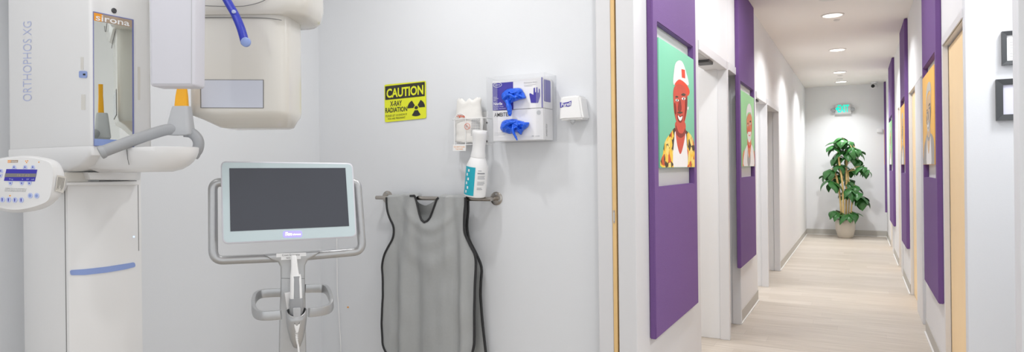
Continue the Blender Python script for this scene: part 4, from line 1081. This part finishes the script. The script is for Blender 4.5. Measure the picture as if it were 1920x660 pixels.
# lower shelf block of the carriage
bm = NB(); rings = []
zs = onY(90, 322, Y0).z; zs1 = onY(40, 311, Y0).z
for (z, a_, b_, c_, d_, r_) in ((zk+.0005, xk0+.002, XM-.001, Y0+.001, yk1-.001, .016), (zk-.004, xk0, XM+.001, Y0-.001, yk1, .018), (zk-.03, xk0, XM-.004, Y0-.001, yk1, .02), (zs1, xk0, XM-.05, Y0, yk1-.004, .025), (zs+.002, xk0, xc1+.03, Y0+.01, yc1+.01, .03), (zs, xk0+.01, xc1+.015, Y0+.015, yc1, .03)):
    o_ = rnd([(a_, c_), (b_, c_), (b_, d_), (a_, d_)], r_, 5); rings.append([bm.verts.new((x, y, z)) for x, y in o_])
m_ = len(rings[0])
for j_ in range(len(rings)-1):
    for k in range(m_): bm.faces.new((rings[j_][k], rings[j_][(k+1) % m_], rings[j_+1][(k+1) % m_], rings[j_+1][k]))
bm.faces.new(rings[0][::-1]); bm.faces.new(rings[-1])
mk('carriage_shelf', bm, WHITE, MA, smooth=True, sharp=40)
# chin-rest arm: rounded plan, lens-shaped underside
Ya = 1.222; za0 = onY(240, 276.5, Ya).z; za1 = onY(290, 322.5, 1.27).z; XT = onY(372.5, 290, 1.335).x+.006; YM_ = Ya+.075
bm = NB(); rings = []
for (f, g_) in ((0, .97), (.03, 1), (.22, .99), (.42, .95), (.60, .885), (.76, .79), (.90, .66), (1, .45)):
    z = za0+(za1-za0)*f; w_ = .078*(g_**.8); xt = XT-.16*(1-g_)*1.1-.002; xl = XM-.12+.10*(1-g_)
    ring = [(xl, YM_-w_)]
    for k in range(17):
        an = -math.pi/2+math.pi*k/16; ring.append((xt-.085+.085*math.cos(an), YM_+w_*math.sin(an)))
    ring.append((xl, YM_+w_)); rings.append([bm.verts.new((x, y, z)) for x, y in ring])
m_ = len(rings[0])
for j_ in range(len(rings)-1):
    for k in range(m_): bm.faces.new((rings[j_][k], rings[j_][(k+1) % m_], rings[j_+1][(k+1) % m_], rings[j_+1][k]))
bm.faces.new(rings[0][::-1]); bm.faces.new(rings[-1])
arm_ = mk('chin_rest_arm', bm, WHITE, MA, smooth=True, sharp=50)
bm = NB(); tube(bm, [onY(x, y, Ya-.0042+(.003 if y > 306 else 0)) for x, y in ((237.5, 280), (239.5, 298), (242, 309))], .0011, 6); mk('arm_seam', bm, SEAM, arm_)

# plates just below the shelf
xq = xc1+.012
bm = NB(); q = [onX(x, y, xq+.03) for x, y in ((165, 323), (258, 323), (255, 338), (170, 337))]; prism(bm, q, (-.045, 0, 0), .003, 2); mk('guide_plate', bm, WHITE, MA, smooth=True)
bm = NB(); q = [onX(x, y, xq) for x, y in ((122, 323), (166, 323), (166, 342), (122, 342))]; prism(bm, q, (-.03, 0, 0), .002, 1); mk('guide_slot', bm, CREAM, MA, smooth=True)
bm = NB(); q = [onX(x, y, xq+.012) for x, y in ((118, 342.5), (225, 340), (262, 338), (262, 347), (225, 346.5), (118, 348))]; prism(bm, q, (-.03, 0, 0), .002, 1); mk('guide_rail', bm, WHITE, MA, smooth=True)
bm = NB(); a_ = onX(186, 339, xq+.031); b_ = onX(256, 339, xq+.031); tube(bm, [a_, b_], .0013, 6); mk('guide_gap', bm, DGREY, MA)

# bite block and hand grips
d0 = 2.09
bm = NB()
def rr_stack(bm, L, d):
    rings = []
    for (px, py, hw, hdp) in L:
        c = onD(px, py, d); w = hw/1215*d
        ring = [bm.verts.new(c+rgt*a_+V((sp, -cp, 0))*b_) for (a_, b_) in rnd([(-w, -hdp), (w, -hdp), (w, hdp), (-w, hdp)], min(w, hdp)*.5, 3)]
        rings.append(ring)
    m = len(rings[0])
    for j in range(len(rings)-1):
        for k in range(m): bm.faces.new((rings[j][k], rings[j][(k+1) % m], rings[j+1][(k+1) % m], rings[j+1][k]))
    bm.faces.new(rings[0][::-1]); bm.faces.new(rings[-1])
rr_stack(bm, [(341, 140, 8, .007), (341.5, 165, 8.2, .007), (341, 180, 10.5, .008), (340.5, 201, 12, .009)], d0); bb = mk('bite_block', bm, YEL, MA, smooth=True)
bm = NB(); rr_stack(bm, [(341, 199.5, 14.5, .016), (341, 203, 15.5, .018), (338.5, 238, 21.5, .024), (338.5, 250, 24, .026), (339, 253.5, 21, .022)], d0+.003); mk('bite_block_mount', bm, LGPLAS, MA, smooth=True, sharp=50)
bm = NB(); lp_ = spline([onD(335, 244, d0), onD(314, 243, 2.07), onD(285, 251, 2.05), (onD(250, 263, 2.02)), onD(215, 276, 1.99), onD(189, 286, 1.97)], 8)
tube(bm, lp_, .0178, 20); e1, e2 = lp_[-1], lp_[-2]; ax_ = (e1-e2).normalized(); lathe(bm, [(.0178, -.012), (.0205, -.006), (.0205, .002), (.015, .004)], e1, ax_, 24)
mk('hand_grip', bm, GPLAS, MA, smooth=True, sharp=50)
bm = NB(); rp_ = spline([onD(345, 247, d0), onD(358, 249, 2.10), onD(368, 257, 2.10), onD(372.5, 268, 2.10), onD(370, 281, 2.10), onD(362.5, 290, 2.10)], 8)
tube(bm, rp_, .0170, 20); e1, e2 = rp_[-1], rp_[-2]; ax_ = (e1-e2).normalized(); lathe(bm, [(.017, -.012), (.0195, -.006), (.0195, .002), (.014, .004)], e1, ax_, 24)
mk('hand_grip', bm, GPLAS, MA, smooth=True, sharp=50)
# sensor housing (in front)
ds = 1.84
bv = V((-sp, cp, 0))  # away from camera
def slab(bm, pts, d, depth, bev, seg=4, allb=True):
    prism(bm, [onD(x, y, d) for x, y in pts], bv*depth, bev, seg, allb=allb)
bm = NB(); slab(bm, [(277, -160), (366, -160), (364, 162), (280, 162)], ds, .07, .010, 4); sh_ = mk('sensor_housing', bm, COOLW, MA, smooth=True, sharp=40)
bm = NB(); tube(bm, [onD(359, y, ds-.0004) for y in (-150, 158)], .0008, 6); tube(bm, [onD(x, y, ds-.0004) for x, y in ((287, 157), (356, 157))], .0006, 6); mk('housing_seam', bm, LGPLAS, sh_)
# tube-head housing (behind)
dt = 2.14
bm = NB(); pts = [(352, -20), (557, -20), (559, 222), (548, 233), (530, 237), (430, 237), (400, 230), (352, 207)]
b = bmesh.new()
# section outline in plan with generous right corner, lofted down with a tucked underside
W_ = lambda px: (px-450)/1215*dt
def loft(bm, secs):
    rings = []
    for (z, L_, R_, D0_, D1_, r_) in secs:
        o_ = rnd([(L_, D0_), (R_, D0_), (R_, D1_), (L_, D1_)], [r_*.4, r_, r_, r_*.4], 8)
        c = onD(450, HZ, dt)
        rings.append([bm.verts.new(V((c.x, c.y, 0))+rgt*x+bv*y+V((0, 0, z))) for x, y in o_])
    m = len(rings[0])
    for j in range(len(rings)-1):
        for k in range(m): bm.faces.new((rings[j][k], rings[j][(k+1) % m], rings[j+1][(k+1) % m], rings[j+1][k]))
    bm.faces.new(rings[0][::-1]); bm.faces.new(rings[-1])
zp = lambda px, py: onD(px, py, dt).z
z213, z237 = zp(450, 213), zp(450, 238.5)
secs = [(2.10, W_(355), W_(538), 0, .2, .06), (zp(450, 60), W_(355), W_(538.5), 0, .2, .06), (z213+.01, W_(355), W_(538), 0, .2, .06), (z213-.004, W_(357), W_(537), .005, .195, .06),
        (z213-.016, W_(372), W_(533), .025, .185, .055), (z237+.004, W_(398), W_(527), .05, .17, .05), (z237, W_(410), W_(521), .06, .16, .04)]
bm = NB(); loft(bm, secs); hous = mk('tube_housing', bm, CREAM, MA, smooth=True, sharp=45)
pw = pD(dt-.0005); nc = -bv
bm = NB(); patch(bm, pw, [(375.5, 149), (494.5, 149.5), (494.5, 203), (376, 202.5)], th=.001, n=nc); wf = mk('window_frame', bm, SEAM, hous)
pw2 = pD(dt-.0016)
bm = NB(); patch(bm, pw2, [(377.2, 150.2), (493, 150.6), (493, 201.8), (377.6, 201.4)], th=.0006, n=nc); mk('window_glass', bm, WINDOW, wf)
bm = NB()
for (xa, xb, yy) in ((430, 460, 226), (437, 493, 234)):
    a_ = onD(xa, yy, dt+.055); b_ = onD(xb, yy, dt+.055); tube(bm, [a_, b_], .003, 6)
mk('cooling_slot', bm, SEAM, hous)
# rotating arm above both housings
bm = NB(); r0 = onD(450, HZ, dt)
def cap(xa, xb, ya, yb, z0, z1, r):
    out = rnd([(xa, ya), (xb, ya), (xb, yb), (xa, yb)], r, 8); rings = []
    for (s, z) in ((.90, z0), (.96, z0+.012), (1, z0+.05), (1, z1-.02), (.96, z1)):
        cx_ = (xa+xb)/2; cy_ = (ya+yb)/2
        rings.append([bm.verts.new(V((r0.x, r0.y, 0))+rgt*(cx_+(x-cx_)*s)+bv*(cy_+(y-cy_)*s)+V((0, 0, z))) for x, y in out])
    m = len(rings[0])
    for j in range(len(rings)-1):
        for k in range(m): bm.faces.new((rings[j][k], rings[j][(k+1) % m], rings[j+1][(k+1) % m], rings[j+1][k]))
    bm.faces.new(rings[0][::-1]); bm.faces.new(rings[-1])
zar = zp(450, 28)
cap(W_(300), W_(580), -.025, .26, zar, 2.2, .10); ra = mk('rotating_arm', bm, CREAM, MA, smooth=True, sharp=45)
bm = NB(); dq = dt-.031
tube(bm, spline([onD(x, y, dt-.003) for x, y in ((356, 33), (450, 33), (500, 34), (528, 38))], 5), .0012, 6)
mk('housing_seam', bm, SEAM, hous)
bm = NB(); tube(bm, spline([onD(x, y, dt-.027) for x, y in ((368, 10), (420, 12), (455, 11.5), (482, 6), (500, -2), (510, -12))], 5), .0012, 6); mk('arm_seam', bm, SEAM, ra)
# head carrier and temple support (blue)
bm = NB(); c1 = onD(370, -175, 2.1); box(bm, xc1-.02, c1.x+.12, 1.27, 1.45, 2.22, 2.34, .02, 3); mk('upper_support_arm', bm, WHITE, MA, smooth=True)
bm = NB(); tp = spline([onD(400, -60, 2.06), onD(414, -22, 2.05), onD(428, 5, 2.04), (onD(441, 28, 2.03)), onD(452, 54, 2.02), onD(460, 82, 2.015)], 6)
tube(bm, [V((tp[0].x, tp[0].y, 2.24))]+tp, .0148, 18, sec=(.7,)); ts = mk('temple_support', bm, NAVY, MA, smooth=True)
bm = NB(); p = onD(461, 79, 2.0); lathe(bm, [(.0148, -.004), (.0145, .004), (.012, .006)], p, -bv, 24); mk('temple_pad', bm, PBLUE, ts, smooth=True)
bm = NB(); p = onD(438.3, 22, 2.016); lathe(bm, [(.006, -.003), (.006, .002), (.004, .003)], p, -bv, 18); mk('scale_dot', bm, BUTTON, ts, smooth=True)
# control panel
dp = 1.87
nP = (-bv+rgt*-.10+V((0, 0, .03))).normalized()
CP0 = onD(45, 345, dp); PP = plane(CP0, nP)
front_o = smoothp([(-42, 345), (-38, 318), (-15, 303), (15, 296.5), (45, 294), (75, 297.5), (96, 306), (101, 325), (99, 350), (93, 374), (78, 384), (50, 392), (20, 394), (-12, 386), (-36, 370)], 4)
back_o = smoothp([(-44, 347), (-40, 316), (-15, 300.5), (15, 294), (47, 291.5), (80, 294.5), (108, 303), (121, 325), (120, 350), (110, 372), (88, 389), (55, 397.5), (20, 398.5), (-12, 391), (-38, 376)], 4)
bm = NB(); rings = []
def lerp2(a, b, t_): return [(p[0]*(1-t_)+q[0]*t_, p[1]*(1-t_)+q[1]*t_) for p, q in zip(a, b)]
cen = (30, 345)
for (tt, dd_, sh_k) in ((0, .0, .975), (0, .003, .995), (.12, .007, 1), (.6, .022, 1), (.95, .036, 1), (1, .05, .995), (1, .06, .93)):
    o_ = lerp2(front_o, back_o, tt); pl_ = plane(CP0-nP*dd_, nP)
    rings.append([bm.verts.new(pl_(cen[0]+(x-cen[0])*sh_k, cen[1]+(y-cen[1])*sh_k)) for x, y in o_])
m = len(rings[0])
for j in range(len(rings)-1):
    for k in range(m): bm.faces.new((rings[j][k], rings[j][(k+1) % m], rings[j+1][(k+1) % m], rings[j+1][k]))
bm.faces.new(rings[0][::-1]); bm.faces.new(rings[-1])
cpn = mk('control_panel', bm, WHITE, MA, smooth=True, sharp=50)
bm = NB(); a_ = CP0-nP*.05; tube(bm, [a_, V((xc0+.2, Y0+.03, a_.z+.0))], .04, 20); mk('panel_neck', bm, WHITE, MA, smooth=True)
bm = NB(); patch(bm, PP, [(12.5, 317), (70, 318), (65.5, 340), (8, 339)], th=.0012, n=nP); disp = mk('display', bm, INDIGO, cpn)
bm = NB(); patch(bm, PP, [(10.7, 325), (68.6, 325.5), (67.3, 332), (9.5, 332)], th=.0006, lift=.0013, n=nP); mk('display_line', bm, GREYLCD, disp)
bm = NB(); textp(bm, '16.2 62', PP, [(34, 326.5), (57, 326.8), (56, 331), (33, 330.7)], nP, lift=.002); mk('display_digits', bm, TAN, disp, recalc=False)
bm = NB(); textp(bm, 'Prog', PP, [(18.5, 334.3), (25.5, 334.4), (25, 338), (18, 337.9)], nP, lift=.0014)
textp(bm, 's', PP, [(42, 335), (44, 335), (44, 337.5), (42, 337.5)], nP, lift=.0014); textp(bm, 'kV', PP, [(51, 334.5), (55.5, 334.5), (55, 337.6), (50.5, 337.6)], nP, lift=.0014); textp(bm, 'mA', PP, [(60, 334.6), (65.3, 334.6), (64.8, 337.8), (59.5, 337.8)], nP, lift=.0014); mk('display_captions', bm, BUTTON, disp, recalc=False)
btn = [(27, 313.5, 0), (47.5, 313.5, 0), (62, 313.5, 0), (20, 343.5, 1), (41.3, 343.5, 1), (55.6, 343.5, 1), (2, 320.5, 0), (1, 329.5, 1), (4.8, 374.5, 2), (16.5, 374.8, 2), (28.3, 375, 2), (40.3, 375.2, 2), (57, 366.8, 3), (69.3, 367, 3)]
for (x, y, k) in btn:
    bm = NB()
    if k == 0: pts = rnd([(x-4.2, y+3.2), (x-2.5, y-3), (x, y-4), (x+2.5, y-3), (x+4.2, y+3.2)], 1.2, 3)
    elif k == 1: pts = rnd([(x-4.2, y-3.2), (x+4.2, y-3.2), (x+2.5, y+3), (x, y+4), (x-2.5, y+3)], 1.2, 3)
    else: pts = ell(x, y, 4.4, 5.2, 20)
    patch(bm, PP, pts, th=.0014, n=nP); bo = mk('button', bm, BUTTON, cpn)
    bm = NB()
    if k == 0: patch(bm, PP, [(x-1.4, y+1), (x, y-1.8), (x+1.4, y+1)], th=.0005, lift=.0014, n=nP)
    elif k == 1: patch(bm, PP, [(x-1.4, y-1), (x+1.4, y-1), (x, y+1.8)], th=.0005, lift=.0014, n=nP)
    elif k == 2: patch(bm, PP, [(x-.8, y-3), (x+1, y-3), (x+.6, y+3), (x-.4, y+3)], th=.0005, lift=.0014, n=nP)
    else: patch(bm, PP, ell(x, y, 2.4, 2.8, 14), th=.0004, lift=.0014, n=nP)
    mk('button_symbol', bm, INDIGO if k != 3 else PBLUE, bo)
bm = NB(); patch(bm, PP, [(14.8, 300.5), (21, 300.3), (20.5, 305), (14.5, 305.2)], th=.0006, n=nP)
for (x, y) in ((48.5, 302), (52, 301.5), (50, 304.8), (73, 304)): patch(bm, PP, ell(x, y, 1.1, 1.1, 10), th=.0006, n=nP)
patch(bm, PP, ell(18.8, 367, 1.6, 1.3, 10), th=.0006, n=nP)
mk('orange_marks', bm, ORANGE, cpn)
bm = NB(); patch(bm, PP, [(21, 300.3), (34, 300), (33.5, 304.8), (20.5, 305)], th=.0005, n=nP); wb = mk('name_badge', bm, TAN, cpn)
bm = NB(); textp(bm, 'sirona', PP, [(15.5, 301.2), (33, 300.9), (32.7, 304), (15.3, 304.3)], nP, lift=.0014); mk('badge_lettering', bm, PWHITE, wb, recalc=False)
bm = NB()
for j, s in enumerate(('WARNING: This x-ray unit may be dangerous to', 'patient and operator unless safe exposure', 'factors and operating instructions are observed')):
    textp(bm, s, PP, [(10-j*.3, 352.3+j*2.5), (51-j*.3-j, 353.3+j*2.5), (51-j*.3-j, 355.2+j*2.5), (10-j*.3, 354.2+j*2.5)], nP, lift=.0008)
mk('warning_text', bm, PRINTD, cpn, recalc=False)
# type plate on the cheek
j0 = plane(CP0-nP*.018, nP); 
ck = [plane(CP0-nP*.009, nP)(105.5, 328), plane(CP0-nP*.036, nP)(121.5, 331), plane(CP0-nP*.036, nP)(116.5, 361.5), plane(CP0-nP*.009, nP)(101.5, 358)]
cn_ = (ck[1]-ck[0]).cross(ck[3]-ck[0]).normalized(); cn_ = cn_ if cn_.dot(tocam(ck[0])) > 0 else -cn_
bm = NB(); prism(bm, [p+cn_*.004 for p in ck], cn_*.0006); tp_ = mk('type_plate', bm, CREAM, cpn)
bm = NB()
for j in range(8):
    u = .12+j*.10; a_ = ck[0]*(1-u)+ck[1]*u; b_ = ck[3]*(1-u)+ck[2]*u; w_ = (ck[1]-ck[0])*.035; k0, k1 = .1, (.9, .8, .85, .6, .75, .9, .8, .7)[j]
    A_ = a_*(1-k0)+b_*k0+cn_*.0050; B_ = a_*(1-k1)+b_*k1+cn_*.0050
    bm.faces.new([bm.verts.new(q_) for q_ in (A_, A_+w_, B_+w_, B_)])
mk('type_plate_print', bm, PRINTD, tp_)

# ------------------------------------------------------------------ lights
def area(name, loc, size, power, color=(1, 1, 1), rot=(0, 0, 0), sy=None, spread=None):
    l = bpy.data.lights.new(name, 'AREA'); l.energy = power; l.color = color; l.size = size
    if sy: l.shape = 'RECTANGLE'; l.size_y = sy
    else: l.shape = 'DISK'
    if spread: l.spread = spread
    o = bpy.data.objects.new(name, l); COL.objects.link(o); o.location = loc; o.rotation_euler = rot; return o
for i, (x, y) in enumerate(LP): area('hall_light', (x, y, CZ-.012), .16, (17, 20, 22, 12)[i], (.97, .985, 1), spread=math.radians(135 if i < 3 else 110))
area('hall_light', (-.25, 5.2, CZ-.012), .16, 8, (.97, .985, 1))
area('hall_light', (-.35, 4.2, CZ-.012), .16, 9, (.97, .985, 1))  # added fill without a fixture, brightens the right wood door
area('hall_light', (-.30, 2.95, CZ-.012), .16, 9, (.98, .99, 1))  # unseen extra light, put in to lift the right door and wall
area('room_light', (-1.75, 2.05, CZ-.02), .10, 9, (1, 1, 1))
area('room_light', (-.55, 1.95, CZ-.02), .10, 7, (1, 1, 1))
area('room_light', (-1.6, .9, CZ-.02), 1.0, 10, (.97, .985, 1), sy=1.0)  # broad soft fill, added for even ambient light in the room
area('lobby_fill', (.2, .6, CZ-.02), .9, 5, (.98, .99, 1), sy=.9)  # added overhead fill for the near side, not a known fixture
area('side_room_lamp', (XL-1.0, 4.3, CZ-.02), .6, 20, (.98, .99, 1))
area('side_room_lamp', (XL-1.0, 6.7, CZ-.02), .6, 20, (.98, .99, 1))
area('alcove_fill', (1.05, 3.25, CZ-.02), .3, 20, (.98, .99, 1))  # fill added to brighten the right corner wall, no real lamp there
w = bpy.data.worlds.new('world'); S.world = w; w.use_nodes = True
w.node_tree.nodes['Background'].inputs[0].default_value = (.94, .97, 1, 1); w.node_tree.nodes['Background'].inputs[1].default_value = 1.22
S.view_settings.view_transform = 'Standard'; S.view_settings.look = 'None'; S.view_settings.exposure = .09; S.view_settings.gamma = 1; S.view_settings.use_curve_mapping = False
S.cycles.use_denoising = True
S.cycles.max_bounces = 8; S.cycles.diffuse_bounces = 5; S.cycles.transparent_max_bounces = 12
S.cycles.sample_clamp_indirect = 4
